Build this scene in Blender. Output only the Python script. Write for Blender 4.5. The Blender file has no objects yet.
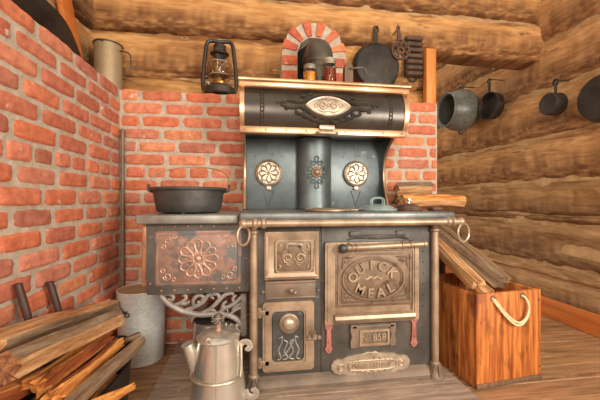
import bpy, bmesh, math, random
from mathutils import Vector, Matrix, noise
R = math.radians; PI = math.pi
rnd = random.Random(7)
scene = bpy.context.scene
COL = scene.collection
S8, C8, F, EYE = math.sin(R(8)), math.cos(R(8)), 320.0, 0.86

# ------------------------------------------------------------ measuring
def ray(u, v):
    x = (u-300)/F
    return (S8+C8*x, C8-S8*x, (200-v)/F)
def PY(u, v, Y):
    r = ray(u, v); d = Y/r[1]
    return Vector((d*r[0], Y, EYE+d*r[2]))
def PX(u, v, X):
    r = ray(u, v); d = X/r[0]
    return Vector((X, d*r[1], EYE+d*r[2]))
def PZ(u, v, z):
    r = ray(u, v); d = (z-EYE)/r[2]
    return Vector((d*r[0], d*r[1], z))

# ------------------------------------------------------------ materials
def hexc(h):
    h = h.lstrip('#'); o = []
    for i in (0, 2, 4):
        c = int(h[i:i+2], 16)/255
        o.append(c/12.92 if c <= 0.04045 else ((c+0.055)/1.055)**2.4)
    return (*o, 1)
def mat(name, c1, c2=None, rough=0.6, metal=0.0, scale=8, stretch=(1, 1, 1), bump=0.0, bscale=None,
        patch=None, pscale=4, pcut=0.55, pstretch=(1, 1, 1), attr=None, detail=6, spec=0.5, soft=0.08, prough=None, voronoi=False, lo=.35, hi=.65):
    m = bpy.data.materials.new(name); m.use_nodes = True
    nt = m.node_tree; N = nt.nodes; L = nt.links
    bs = N['Principled BSDF']
    bs.inputs['Roughness'].default_value = rough; bs.inputs['Metallic'].default_value = metal
    bs.inputs['Specular IOR Level'].default_value = spec
    tc = N.new('ShaderNodeTexCoord')
    mp = N.new('ShaderNodeMapping'); mp.inputs['Scale'].default_value = stretch
    L.new(tc.outputs['Object'], mp.inputs['Vector'])
    nz = N.new('ShaderNodeTexNoise'); nz.inputs['Scale'].default_value = scale; nz.inputs['Detail'].default_value = detail
    nz.inputs['Roughness'].default_value = 0.62
    L.new(mp.outputs[0], nz.inputs['Vector'])
    fac = nz.outputs['Fac']
    if voronoi:
        vz = N.new('ShaderNodeTexVoronoi'); vz.inputs['Scale'].default_value = scale
        L.new(mp.outputs[0], vz.inputs['Vector'])
        sp = N.new('ShaderNodeSeparateColor'); L.new(vz.outputs['Color'], sp.inputs[0]); fac = sp.outputs[0]
    rp = N.new('ShaderNodeValToRGB')
    rp.color_ramp.elements[0].position = lo if not voronoi else 0; rp.color_ramp.elements[1].position = hi if not voronoi else 1
    rp.color_ramp.elements[0].color = hexc(c1); rp.color_ramp.elements[1].color = hexc(c2 or c1)
    L.new(fac, rp.inputs[0])
    out = rp.outputs[0]
    if attr:
        a = N.new('ShaderNodeAttribute'); a.attribute_name = attr
        mx = N.new('ShaderNodeMix'); mx.data_type = 'RGBA'; mx.blend_type = 'MULTIPLY'; mx.inputs[0].default_value = 1
        L.new(a.outputs['Color'], mx.inputs[6]); L.new(out, mx.inputs[7]); out = mx.outputs[2]
    if patch:
        mp2 = N.new('ShaderNodeMapping'); mp2.inputs['Scale'].default_value = pstretch
        mp2.inputs['Location'].default_value = (3.1, 1.7, 5.3)
        L.new(tc.outputs['Object'], mp2.inputs['Vector'])
        n2 = N.new('ShaderNodeTexNoise'); n2.inputs['Scale'].default_value = pscale; n2.inputs['Detail'].default_value = 8
        n2.inputs['Roughness'].default_value = 0.65
        L.new(mp2.outputs[0], n2.inputs['Vector'])
        r2 = N.new('ShaderNodeValToRGB')
        r2.color_ramp.elements[0].position = pcut; r2.color_ramp.elements[1].position = pcut+soft
        L.new(n2.outputs['Fac'], r2.inputs[0])
        mx = N.new('ShaderNodeMix'); mx.data_type = 'RGBA'
        L.new(r2.outputs[0], mx.inputs[0]); L.new(out, mx.inputs[6]); mx.inputs[7].default_value = hexc(patch)
        out = mx.outputs[2]
        if prough is not None:
            mr = N.new('ShaderNodeMapRange'); mr.inputs[3].default_value = rough; mr.inputs[4].default_value = prough
            L.new(r2.outputs[0], mr.inputs[0]); L.new(mr.outputs[0], bs.inputs['Roughness'])
    L.new(out, bs.inputs['Base Color'])
    if bump:
        n3 = N.new('ShaderNodeTexNoise'); n3.inputs['Scale'].default_value = bscale or scale*2; n3.inputs['Detail'].default_value = 8
        n3.inputs['Roughness'].default_value = 0.7
        L.new(mp.outputs[0], n3.inputs['Vector'])
        bp = N.new('ShaderNodeBump'); bp.inputs['Strength'].default_value = bump; bp.inputs['Distance'].default_value = 0.01
        L.new(n3.outputs['Fac'], bp.inputs['Height']); L.new(bp.outputs[0], bs.inputs['Normal'])
    return m
def glass(name, c, rough=0.03):
    m = bpy.data.materials.new(name); m.use_nodes = True
    bs = m.node_tree.nodes['Principled BSDF']
    bs.inputs['Base Color'].default_value = hexc(c); bs.inputs['Transmission Weight'].default_value = 1
    bs.inputs['Roughness'].default_value = rough; bs.inputs['IOR'].default_value = 1.3
    return m

M = {}
M['brick'] = mat('brick', '#d8c9c0', '#ffffff', .8, scale=26, bump=.7, bscale=55, attr='Col', patch='#e0c4ae', pscale=15, pcut=.635, soft=.07)
M['mortar'] = mat('mortar', '#b5a48e', '#d2c3ac', .95, scale=20, bump=.9, bscale=70)
M['log_x'] = mat('hewn_log_along_x', '#bd8247', '#e0aa6c', .85, scale=7, stretch=(.8, 3, 5), bump=.9, bscale=10, attr='Col', patch='#8a6038', pscale=5, pcut=.63, pstretch=(.7, 3, 3), soft=.06)
M['log_y'] = mat('hewn_log_along_y', '#b07e4b', '#d8a772', .85, scale=7, stretch=(3, .8, 5), bump=.9, bscale=10, attr='Col', patch='#7c5735', pscale=6, pcut=.62, pstretch=(3, .5, 3.5), soft=.06)
M['chinking'] = mat('mud_chinking', '#a98459', '#cfa878', .95, scale=9, bump=.8, bscale=30)
M['floor'] = mat('worn_floor_boards', '#86603f', '#b58660', .6, scale=7, stretch=(.6, 6, 6), bump=.25, bscale=14, attr='Col', patch='#5e4330', pscale=3, pcut=.6, pstretch=(.6, 4, 4))
M['hearth'] = mat('scuffed_hearth_boards', '#87705e', '#bba08a', .7, scale=9, stretch=(.6, 5, 5), bump=.35, bscale=18, attr='Col', patch='#b59c82', pscale=7, pcut=.6)
M['orange_pine'] = mat('orange_pine', '#c4702e', '#e59a4c', .5, scale=5, stretch=(4, 4, .5), bump=.1, bscale=9)
M['orange_base'] = mat('orange_baseboard', '#b75f24', '#d47f39', .5, scale=5, stretch=(4, .4, 4), bump=.15, bscale=9)
M['steel'] = mat('blued_sheet_steel', '#535b5c', '#757d7c', .42, .5, scale=5, patch='#989a94', pscale=12, pcut=.63, bump=.05, bscale=60)
M['black_enamel'] = mat('black_japanned_steel', '#38312b', '#51473d', .30, .45, scale=5, bump=.06, bscale=15)
M['cast'] = mat('dusty_cast_iron', '#45403b', '#655e56', .5, .3, scale=6, patch='#8f8172', pscale=24, pcut=.66, soft=.05, bump=.15, bscale=60)
M['cast_warm'] = mat('cast_iron_with_old_bronze_paint', '#6b5c4e', '#8c7663', .55, .3, scale=7, patch='#a0694a', pscale=7, pcut=.6, bump=.15, bscale=60)
M['bronze'] = mat('tarnished_nickel', '#8b755e', '#bda287', .42, .5, scale=9, patch='#a57f62', pscale=8, pcut=.58, soft=.12, bump=.08, bscale=50)
M['gold'] = mat('polished_warm_nickel', '#b98b64', '#e2ba92', .32, .8, scale=5, patch='#b98752', pscale=5, pcut=.6, soft=.15, bump=.04, bscale=40)
M['silver'] = mat('worn_silver_nickel', '#a5917a', '#d2bfa8', .36, .6, scale=20, patch='#85705a', pscale=14, pcut=.6)
M['copper'] = mat('worn_copper_panel', '#8a6a5a', '#ab8573', .5, .3, scale=12, patch='#6b6764', pscale=11, pcut=.48, soft=.1, bump=.1, bscale=50)
M['copper_bright'] = mat('rubbed_copper_relief', '#a98370', '#c9a28d', .45, .4, scale=20)
M['copper_edge'] = mat('copper_edging', '#a06848', '#c78d68', .45, .5, scale=9, patch='#6c5c52', pscale=12, pcut=.58)
M['bracket_iron'] = mat('greyed_iron_scrollwork', '#80776f', '#a79c92', .55, .2, scale=20)
M['cooktop_iron'] = mat('polished_range_top', '#5d5e5b', '#83827c', .4, .45, scale=9, patch='#9a9892', pscale=14, pcut=.6)
M['shelf_iron'] = mat('grey_shelf_iron', '#7a756d', '#9c978e', .42, .35, scale=9)
M['red_hinge'] = mat('primer_red_iron', '#9c5b4c', '#b9776a', .6, .2, scale=14, patch='#6a5a52', pscale=16, pcut=.62)
M['tin'] = mat('worn_tinplate', '#cac2b4', '#e8e2d6', .26, .8, scale=4, patch='#8d8070', pscale=6, pcut=.6, soft=.15, bump=.05, bscale=20)
M['galv'] = mat('galvanised_steel', '#dedfd6', '#f6f5ee', .36, .3, scale=95, voronoi=True, bump=.03)
M['tan_tin'] = mat('dusty_tan_tin', '#a08865', '#b59d7a', .55, .3, scale=5)
M['black_iron'] = mat('seasoned_black_iron', '#2b2622', '#453c34', .5, .35, scale=9, patch='#5e4331', pscale=7, pcut=.58, soft=.12, bump=.15, bscale=60)
M['rust_iron'] = mat('brown_rusty_iron', '#4d382a', '#705240', .65, .25, scale=15, bump=.2, bscale=60)
M['pot_iron'] = mat('grey_cast_iron', '#44423f', '#5e5b57', .48, .5, scale=9, bump=.12, bscale=60)
M['blue_enamel'] = mat('grey_blue_enamel', '#71807e', '#93a19c', .3, .1, scale=30)
M['grey_enamel'] = mat('grey_graniteware', '#65665c', '#818278', .35, .1, scale=40)
M['dark_hole'] = mat('sooty_shade_black', '#120e0b', '#1d1712', .95, scale=10)  # near-black: shade inside the flue painted in along with its soot
M['pipe'] = mat('stovepipe_steel', '#4c443a', '#6d6253', .42, .6, scale=5, stretch=(1, 1, .4), bump=.05)
M['wire'] = mat('dark_wire', '#4a4038', '#6a5c50', .4, .7)
M['bright_wire'] = mat('bright_wire', '#b6a78f', '#d6cab5', .35, .8)
M['wood_log'] = mat('split_firewood', '#a98766', '#ffffff', .8, scale=9, stretch=(.45, 6, 6), bump=1.0, bscale=10, attr='Col')
M['crate'] = mat('orange_stained_crate_wood', '#8c4014', '#dc873f', .55, scale=9, stretch=(6, 5, .4), bump=.5, bscale=14, patch='#63300f', pscale=7, pcut=.53, pstretch=(2.5, 2.5, .8), soft=.16)
M['dark_wood'] = mat('dark_brown_wood', '#5f4530', '#7d5f45', .65, scale=8, stretch=(5, 5, .6), bump=.2)
M['rope'] = mat('cream_rope', '#d9bc8c', '#f0d9ae', .9, scale=60, bump=.4)
M['bin'] = mat('black_bin_steel', '#262422', '#3d3a36', .45, .5, scale=6)
M['tool'] = mat('brown_iron_rod', '#46342c', '#5f4a40', .45, .4, scale=9)
M['glass'] = glass('clear_glass', '#f4efe2')
M['globe'] = glass('lantern_glass', '#f7f0e2')
M['jam_orange'] = mat('orange_preserve', '#e2881a', '#f5ac35', .25, scale=14)
M['jam_red'] = mat('dark_red_preserve', '#7a2412', '#a03a1c', .25, scale=14)
M['zinc'] = mat('zinc_lid', '#a79c88', '#cabfa9', .4, .7, scale=14)
M['bronze_field'] = mat('dark_bronze_field', '#6a5644', '#8e745d', .5, .4, scale=14, patch='#5b4837', pscale=18, pcut=.55, bump=.1, bscale=60)  # darker bronze for the flat ground around raised ornament
M['light_burner'] = mat('brass_burner', '#b98b42', '#dfb468', .3, .8)

# ------------------------------------------------------------ mesh builder
class B:
    def __init__(s): s.bm = bmesh.new(); s.col = None
    def layer(s):
        if s.col is None: s.col = s.bm.loops.layers.float_color.new('Col')
        return s.col
    def add(s, vs, fs, color=None):
        vv = [s.bm.verts.new(v) for v in vs]; out = []
        for f in fs:
            try: out.append(s.bm.faces.new([vv[i] for i in f]))
            except ValueError: pass
        if color is not None:
            l = s.layer()
            for f in out:
                for lp in f.loops: lp[l] = (*color[:3], 1)
        return vv, out
    def box(s, lo, hi, bev=0.0, seg=2, mtx=None, color=None):
        t = bmesh.new(); bmesh.ops.create_cube(t, size=1)
        lo, hi = Vector(lo), Vector(hi); c = (lo+hi)/2; d = hi-lo
        for v in t.verts: v.co = Vector((v.co.x*d.x+c.x, v.co.y*d.y+c.y, v.co.z*d.z+c.z))
        if bev > 0: bmesh.ops.bevel(t, geom=list(t.edges), offset=min(bev, min(d)*.49), segments=seg, affect='EDGES', profile=.5)
        s.merge(t, mtx, color); t.free(); return s
    def merge(s, t, mtx=None, color=None):
        t.verts.index_update()
        vs = [(mtx @ v.co) if mtx else v.co.copy() for v in t.verts]
        s.add(vs, [[v.index for v in f.verts] for f in t.faces], color)
    def tube(s, pts, r, seg=8, closed=False, cap=True, flat=None, color=None):
        pts = [Vector(p) for p in pts]; n = len(pts)
        rr = r if isinstance(r, (list, tuple)) else [r]*n
        tan = []
        for i in range(n):
            a = pts[(i-1) % n] if (closed or i > 0) else pts[i]
            b = pts[(i+1) % n] if (closed or i < n-1) else pts[i]
            t = (b-a); tan.append(t.normalized() if t.length > 1e-9 else Vector((0, 0, 1)))
        up = Vector((0, 1, 0)) if abs(tan[0].y) < .8 else Vector((1, 0, 0))
        nx = (up-tan[0]*up.dot(tan[0])).normalized(); vs = []
        for i in range(n):
            nx = nx-tan[i]*nx.dot(tan[i]); nx = nx.normalized() if nx.length > 1e-6 else Vector((1, 0, 0))
            bx = tan[i].cross(nx)
            for k in range(seg):
                a = 2*PI*k/seg
                o = nx*math.cos(a)*(flat or 1)+bx*math.sin(a)
                vs.append(pts[i]+o*rr[i])
        fs = []
        for i in range(n if closed else n-1):
            j = (i+1) % n
            for k in range(seg):
                k2 = (k+1) % seg
                fs.append((i*seg+k, i*seg+k2, j*seg+k2, j*seg+k))
        if cap and not closed:
            fs.append(tuple(range(seg))[::-1]); fs.append(tuple((n-1)*seg+k for k in range(seg)))
        s.add(vs, fs, color); return s
    def lathe(s, prof, mtx=None, seg=40, color=None):
        vs = []; fs = []; rows = []
        for (r, z) in prof:
            if r < 1e-6: rows.append([len(vs)]); vs.append(Vector((0, 0, z)))
            else:
                rows.append(list(range(len(vs), len(vs)+seg)))
                vs += [Vector((r*math.cos(2*PI*k/seg), r*math.sin(2*PI*k/seg), z)) for k in range(seg)]
        for a, b in zip(rows, rows[1:]):
            for k in range(seg):
                k2 = (k+1) % seg
                if len(a) == 1 and len(b) == 1: continue
                if len(a) == 1: fs.append((a[0], b[k2], b[k]))
                elif len(b) == 1: fs.append((a[k], a[k2], b[0]))
                else: fs.append((a[k], a[k2], b[k2], b[k]))
        if mtx: vs = [mtx @ v for v in vs]
        s.add(vs, fs, color); return s
    def sphere(s, c, r, sc=(1, 1, 1), seg=16):
        prof = [(r*math.sin(PI*i/10), -r*math.cos(PI*i/10)) for i in range(11)]
        prof[0] = (0, -r); prof[-1] = (0, r)
        return s.lathe(prof, Matrix.Translation(c) @ Matrix.Diagonal((*sc, 1)), seg)
    def prism(s, outline, fn, depth, inset=0.0):
        """outline: 2-d points (counter-clockwise); fn(a, b, d) -> 3-d point, d from 0 (back) to depth (front); front edge may be inset"""
        n = len(outline); vs = [fn(a, b, 0) for a, b in outline]
        if inset:
            cx = sum(a for a, b in outline)/n; cy = sum(b for a, b in outline)/n
            vs += [fn(a, b, depth-inset*.8) for a, b in outline]
            ins = []
            for a, b in outline:
                l = math.hypot(a-cx, b-cy) or 1; k = max(0, 1-inset/l); ins.append((cx+(a-cx)*k, cy+(b-cy)*k))
            vs += [fn(a, b, depth) for a, b in ins]; rows = 3
        else: vs += [fn(a, b, depth) for a, b in outline]; rows = 2
        fs = [tuple(range(n))[::-1], tuple((rows-1)*n+k for k in range(n))]
        for r_ in range(rows-1):
            for k in range(n):
                k2 = (k+1) % n; fs.append((r_*n+k, r_*n+k2, (r_+1)*n+k2, (r_+1)*n+k))
        s.add(vs, fs); return s

def link(o): COL.objects.link(o); return o
def origin_of(p):
    v = Vector((0, 0, 0))
    while p is not None: v += p.location; p = p.parent
    return v
def obj(name, b, m, parent=None, at=None, local=False, smooth=True, label=None, ang=38, recalc=True):
    """one mesh object.  Vertices are given in world space (or in the parent's space if local)."""
    if recalc: bmesh.ops.recalc_face_normals(b.bm, faces=list(b.bm.faces))
    me = bpy.data.meshes.new(name)
    off = Vector((0, 0, 0))
    if not local: off = origin_of(parent)+(Vector(at) if at is not None else Vector((0, 0, 0)))
    for v in b.bm.verts: v.co -= off
    b.bm.to_mesh(me); b.bm.free()
    if smooth:
        me.polygons.foreach_set('use_smooth', [True]*len(me.polygons)); me.set_sharp_from_angle(angle=R(ang))
    me.materials.append(M[m] if isinstance(m, str) else m)
    o = link(bpy.data.objects.new(name, me))
    if parent is not None: o.parent = parent
    if at is not None: o.location = at
    if label: o['label'] = label
    return o
def tag(o, label, cat, group=None):
    o['label'] = label; o['category'] = cat
    if group: o['group'] = group
    return o
def thing(name, label, cat, loc=(0, 0, 0), rz=0, group=None):
    o = link(bpy.data.objects.new(name, None)); o.empty_display_size = .05
    o.location = loc; o.rotation_euler = (0, 0, rz)
    return tag(o, label, cat, group)
def struct(name, b, m, **k):
    o = obj(name, b, m, **k); o['kind'] = 'structure'; return o
def smoothstep(a, b, x):
    t = max(0, min(1, (x-a)/(b-a))); return t*t*(3-2*t)
def spline(pts, n=10, closed=False):
    pts = [Vector(p) for p in pts]; out = []; N = len(pts)
    rng = N if closed else N-1
    for i in range(rng):
        if closed: p0, p1, p2, p3 = pts[(i-1) % N], pts[i], pts[(i+1) % N], pts[(i+2) % N]
        else: p0, p1, p2, p3 = pts[max(i-1, 0)], pts[i], pts[i+1], pts[min(i+2, N-1)]
        for k in range(n):
            t = k/n
            out.append(.5*((2*p1)+(p2-p0)*t+(2*p0-5*p1+4*p2-p3)*t*t+(3*p1-p0-3*p2+p3)*t**3))
    if not closed: out.append(pts[-1])
    return out
def taper(n, r, a=.5, b=.5):
    return [r*min(1, a+(1-a)*4*i/n, b+(1-b)*4*(n-1-i)/n) for i in range(n)]
def text_mesh(txt, size, depth, fn):
    """bmesh of lettering; fn(x, y, d) maps text plane to world"""
    cu = bpy.data.curves.new('lettering_outline', 'FONT'); cu.body = txt; cu.size = size; cu.extrude = depth/2
    cu.align_x = 'CENTER'; cu.resolution_u = 3; cu.offset = size*.02
    o = link(bpy.data.objects.new('lettering_outline', cu))
    bpy.context.view_layer.update()
    me = bpy.data.meshes.new_from_object(o.evaluated_get(bpy.context.evaluated_depsgraph_get()))
    t = bmesh.new(); t.from_mesh(me)
    for v in t.verts: v.co = fn(v.co.x, v.co.y, v.co.z+depth/2)
    bpy.data.objects.remove(o); bpy.data.curves.remove(cu); bpy.data.meshes.remove(me)
    return t

# ============================================================ SETTING
def n3(x, y, z): return noise.noise(Vector((x, y, z)))

BRICKS = ['#e07a50', '#dc7048', '#d2694a', '#e68c5e', '#cc6a4e', '#c2664f', '#e27d56', '#d77a5a', '#bd6f5c', '#e08c68', '#ec9868', '#b5644f', '#dc7348', '#cf7f66']
def brick_face(b, o, ax, nrm, length, z0, courses, ch, seed, bl=.236, half=0.0):
    """rows of old rounded bricks proud of the mortar plane through o"""
    r = random.Random(seed); o, ax, nrm = Vector(o), Vector(ax), Vector(nrm); up = Vector((0, 0, 1))
    for ci in range(courses):
        zc = z0+(ci+.5)*ch; s = -(bl/2 if (ci % 2) else 0)-half+r.uniform(-.02, .02)
        header_row = (ci % 9 == 4)
        while s < length:
            w = (bl*.53 if header_row else bl)*r.uniform(.93, 1.07)
            a0, a1 = max(s, 0), min(s+w, length); s += w
            if a1-a0 < .03: continue
            j = .0045
            hw, hh = (a1-a0)/2-j, (ch-.0085)/2+r.uniform(-.003, .002); cx = (a0+a1)/2
            c = Vector(hexc(r.choice(BRICKS))[:3]).lerp(Vector((.78, .35, .20)), .25)*r.uniform(.88, 1.12)
            sd = r.uniform(0, 99); prot = r.uniform(.004, .011); tilt = r.uniform(-.012, .012)
            NX, NZ = (13 if hw > .06 else 8), 8
            vs = []
            for iz in range(NZ+1):
                for ix in range(NX+1):
                    p, q = 2*ix/NX-1, 2*iz/NZ-1
                    # ragged rounded outline
                    px = p*math.sqrt(1-.16*q*q*q*q*(.5 if hw > .06 else 1)); qx = q*math.sqrt(1-.42*abs(p)**7)
                    e = max(abs(p), abs(q))
                    rag = (.0055*n3(px*3+sd, qx*2, sd)+.003*n3(px*8+sd, qx*5, sd))*e
                    d = prot*(1-e**9)-.0045*e**22+.0026*n3(px*4+sd, qx*2.5, 7)+.0014*n3(px*9+sd, qx*6, 3)
                    x = cx+px*hw+rag; z = zc+qx*hh+rag*.8+tilt*px*hw
                    vs.append(o+ax*x+up*z+nrm*d)
            fs = [(iz*(NX+1)+ix, iz*(NX+1)+ix+1, (iz+1)*(NX+1)+ix+1, (iz+1)*(NX+1)+ix) for iz in range(NZ) for ix in range(NX)]
            b.add(vs, fs, c)

TOP = 1.515; CH = TOP/20
wl = struct('wall_left', B().box((-1.0, .3, 0), (-.783, 2.2, TOP-.012)), 'mortar', smooth=False)
b = B(); brick_face(b, (-.783, .3, 0), (0, 1, 0), (1, 0, 0), 1.70, 0, 20, CH, 3, half=.07)
struct('wall_left_bricks', b, 'brick', parent=wl, recalc=False, ang=60)
wb = struct('wall_back', B().box((-.783, 2.0, 0), (1.21, 2.2, TOP-.012)), 'mortar', smooth=False)
b = B(); brick_face(b, (-.783, 2.0, 0), (1, 0, 0), (0, -1, 0), 1.995, 0, 20, CH, 5)
brick_face(b, (1.21, 2.0, 0), (0, 1, 0), (1, 0, 0), .2, 0, 20, CH, 6)
struct('wall_back_bricks', b, 'brick', parent=wb, recalc=False, ang=60)

def hewn_log(b, axis, a0, a1, face, back, zlo, zhi, seed, step=.014, bark=1.0, zlo1=None, zhi1=None, cracks=(), n=64, tint=(1, 1, 1), waney=1.0, band=1.0):
    """a squared log with waney edges; runs along axis from a0 to a1, inner face at `face`, thickness to `back`"""
    r = random.Random(seed); L = a1-a0; N = int(L/step); sd = r.uniform(0, 50)
    l = b.layer(); vs = []; cols = []
    zlo1 = zlo if zlo1 is None else zlo1; zhi1 = zhi if zhi1 is None else zhi1
    dep = abs(back-face); sg = 1 if back > face else -1
    light = Vector((1, 1, 1)); brown = Vector((.30, .22, .17))
    tone = r.uniform(.94, 1.06)*Vector(tint)
    for i in range(N+1):
        t = i/N; a = a0+L*t
        zl = zlo+(zlo1-zlo)*t; zh = zhi+(zhi1-zhi)*t
        zc = (zl+zh)/2+.012*n3(a*1.3+sd, 1, 0); hh = (zh-zl)/2+.010*n3(a*2.1+sd, 2, 0)
        for k in range(n):
            th = 2*PI*(k+.5)/n; c, s = math.cos(th), math.sin(th); e = 2/5.5
            y = -math.copysign(abs(c)**e, c); z = math.copysign(abs(s)**e, s)
            # y=-1 is the inner face
            P = Vector((a*4+sd, y*1.5, z*2.2))
            dsp = .016*noise.noise(Vector((a*2.3+sd, z*1.6, y)))+.010*noise.noise(P*2.3)+.004*noise.noise(P*7)
            # axe-hewn facets
            fc = noise.cell(Vector((a*5.5+z*1.1+sd, z*2.3+sd, 3)))
            dsp += .007*(fc-.5)
            edge = waney*smoothstep(.52, .92, abs(z)+.35*n3(a*3+sd, z*2, 5))
            dsp -= edge*.026*(.6+n3(a*9+sd, z*6, 9))
            for (cz, c0, c1, cw) in cracks:
                if c0 < a < c1:
                    w = min(1, (a-c0)*8, (c1-a)*8)
                    zz = cz+.05*n3(a*2.5, cz*9+sd, 1)
                    dsp -= .034*w*math.exp(-((z-zz)/cw)**2)
            yy = face+sg*(dep/2+y*dep/2-dsp) if y < 0 else face+sg*(dep/2+y*dep/2+dsp)
            p = (a, yy, zc+z*hh) if axis == 'x' else (yy, a, zc+z*hh)
            vs.append(p)
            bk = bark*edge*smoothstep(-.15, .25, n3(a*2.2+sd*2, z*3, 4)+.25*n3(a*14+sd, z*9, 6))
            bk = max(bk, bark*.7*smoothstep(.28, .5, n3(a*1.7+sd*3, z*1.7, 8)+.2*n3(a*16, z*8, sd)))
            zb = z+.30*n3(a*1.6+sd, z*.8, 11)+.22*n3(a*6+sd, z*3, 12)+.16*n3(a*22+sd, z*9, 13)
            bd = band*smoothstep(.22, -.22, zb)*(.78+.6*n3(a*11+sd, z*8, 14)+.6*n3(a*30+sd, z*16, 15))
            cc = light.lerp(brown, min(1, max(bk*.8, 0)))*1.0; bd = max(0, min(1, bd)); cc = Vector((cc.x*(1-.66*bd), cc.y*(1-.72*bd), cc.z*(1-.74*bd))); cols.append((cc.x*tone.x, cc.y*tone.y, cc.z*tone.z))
    vv = [b.bm.verts.new(v) for v in vs]
    def face_(ids):
        f = b.bm.faces.new([vv[i] for i in ids])
        for lp, i in zip(f.loops, ids): lp[l] = (*cols[i], 1)
    for i in range(N):
        for k in range(n):
            k2 = (k+1) % n; face_((i*n+k, i*n+k2, (i+1)*n+k2, (i+1)*n+k))
    face_(tuple(range(n))[::-1]); face_(tuple(N*n+k for k in range(n)))

# log wall above the bricks at the back, and on across the opening as a header
b = B()
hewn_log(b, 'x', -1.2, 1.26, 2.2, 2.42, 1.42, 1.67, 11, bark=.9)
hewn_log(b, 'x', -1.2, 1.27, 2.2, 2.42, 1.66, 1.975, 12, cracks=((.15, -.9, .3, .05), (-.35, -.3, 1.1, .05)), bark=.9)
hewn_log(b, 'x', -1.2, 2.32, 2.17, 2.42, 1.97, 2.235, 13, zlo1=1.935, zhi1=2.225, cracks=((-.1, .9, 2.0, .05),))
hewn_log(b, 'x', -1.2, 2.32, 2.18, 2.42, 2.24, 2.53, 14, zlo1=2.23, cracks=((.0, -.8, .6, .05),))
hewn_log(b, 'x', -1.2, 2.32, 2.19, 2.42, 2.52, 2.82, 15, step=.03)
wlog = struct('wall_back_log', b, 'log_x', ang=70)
struct('wall_back_chinking', B().box((-1.2, 2.238, 1.40), (1.25, 2.40, 1.96)).box((-1.2, 2.222, 1.985), (2.3, 2.40, 2.8)), 'chinking', parent=wlog, smooth=False)
# log wall at the left above the bricks
b = B()
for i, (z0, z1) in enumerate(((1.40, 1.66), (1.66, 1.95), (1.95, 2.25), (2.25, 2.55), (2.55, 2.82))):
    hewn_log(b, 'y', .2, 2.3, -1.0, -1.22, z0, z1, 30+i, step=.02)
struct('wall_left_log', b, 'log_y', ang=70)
# right wall
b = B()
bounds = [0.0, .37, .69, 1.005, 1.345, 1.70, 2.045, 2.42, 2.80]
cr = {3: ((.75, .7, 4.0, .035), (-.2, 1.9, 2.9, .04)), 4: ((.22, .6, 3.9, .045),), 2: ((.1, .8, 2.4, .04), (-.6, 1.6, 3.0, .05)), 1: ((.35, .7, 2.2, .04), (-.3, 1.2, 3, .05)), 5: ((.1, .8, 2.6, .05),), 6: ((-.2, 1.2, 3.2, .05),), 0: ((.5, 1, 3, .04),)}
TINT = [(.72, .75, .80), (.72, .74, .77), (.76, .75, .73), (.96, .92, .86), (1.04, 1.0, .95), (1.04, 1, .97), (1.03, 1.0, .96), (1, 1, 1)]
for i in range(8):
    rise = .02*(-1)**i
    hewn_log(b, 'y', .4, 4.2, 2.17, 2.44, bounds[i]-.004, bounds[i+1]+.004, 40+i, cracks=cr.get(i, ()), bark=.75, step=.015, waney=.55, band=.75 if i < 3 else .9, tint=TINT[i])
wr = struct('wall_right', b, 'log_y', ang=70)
struct('wall_right_chinking', B().box((2.20, .4, .0), (2.42, 4.2, 2.78)), 'chinking', parent=wr, smooth=False)
# far wall of the space seen through the opening
b = B()
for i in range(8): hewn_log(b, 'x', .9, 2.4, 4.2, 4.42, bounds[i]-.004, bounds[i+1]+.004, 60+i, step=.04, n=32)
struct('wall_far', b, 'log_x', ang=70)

# floor boards
b = B(); r = random.Random(21); y = -.6
while y < 4.3:
    w = r.uniform(.095, .14); x = -1.2
    while x < 2.35:
        ln = r.uniform(1.2, 2.4); x1 = min(x+ln, 2.4); k = r.uniform(.85, 1.1)
        b.box((x+.001, y+.0015, -.03), (x1-.001, y+w-.0015, r.uniform(-.003, .0)), .003, 1, color=(k, k*r.uniform(.95, 1.02), k*r.uniform(.9, 1)))
        x = x1
    y += w
b.box((-1.2, -.6, -.06), (2.4, 4.3, -.028), color=(.3, .3, .3))
struct('floor', b, 'floor')
b = B(); y = .7; r = random.Random(9)
while y < 1.99:
    w = min(r.uniform(.17, .24), 1.992-y); k = r.uniform(.9, 1.08)
    b.box((-.453, y+.001, .001), (.945, y+w-.001, .0195+r.uniform(-.001, .0005)), .003, 1, color=(k, k, k)); y += w
struct('hearth', b, 'hearth')
struct('baseboard_right', B().box((2.12, .4, .0), (2.16, 4.19, .135), .006), 'orange_base')
struct('trim_1', B().box((1.20, 2.115, TOP), (1.275, 2.165, 1.935), .004), 'orange_pine')

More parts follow.
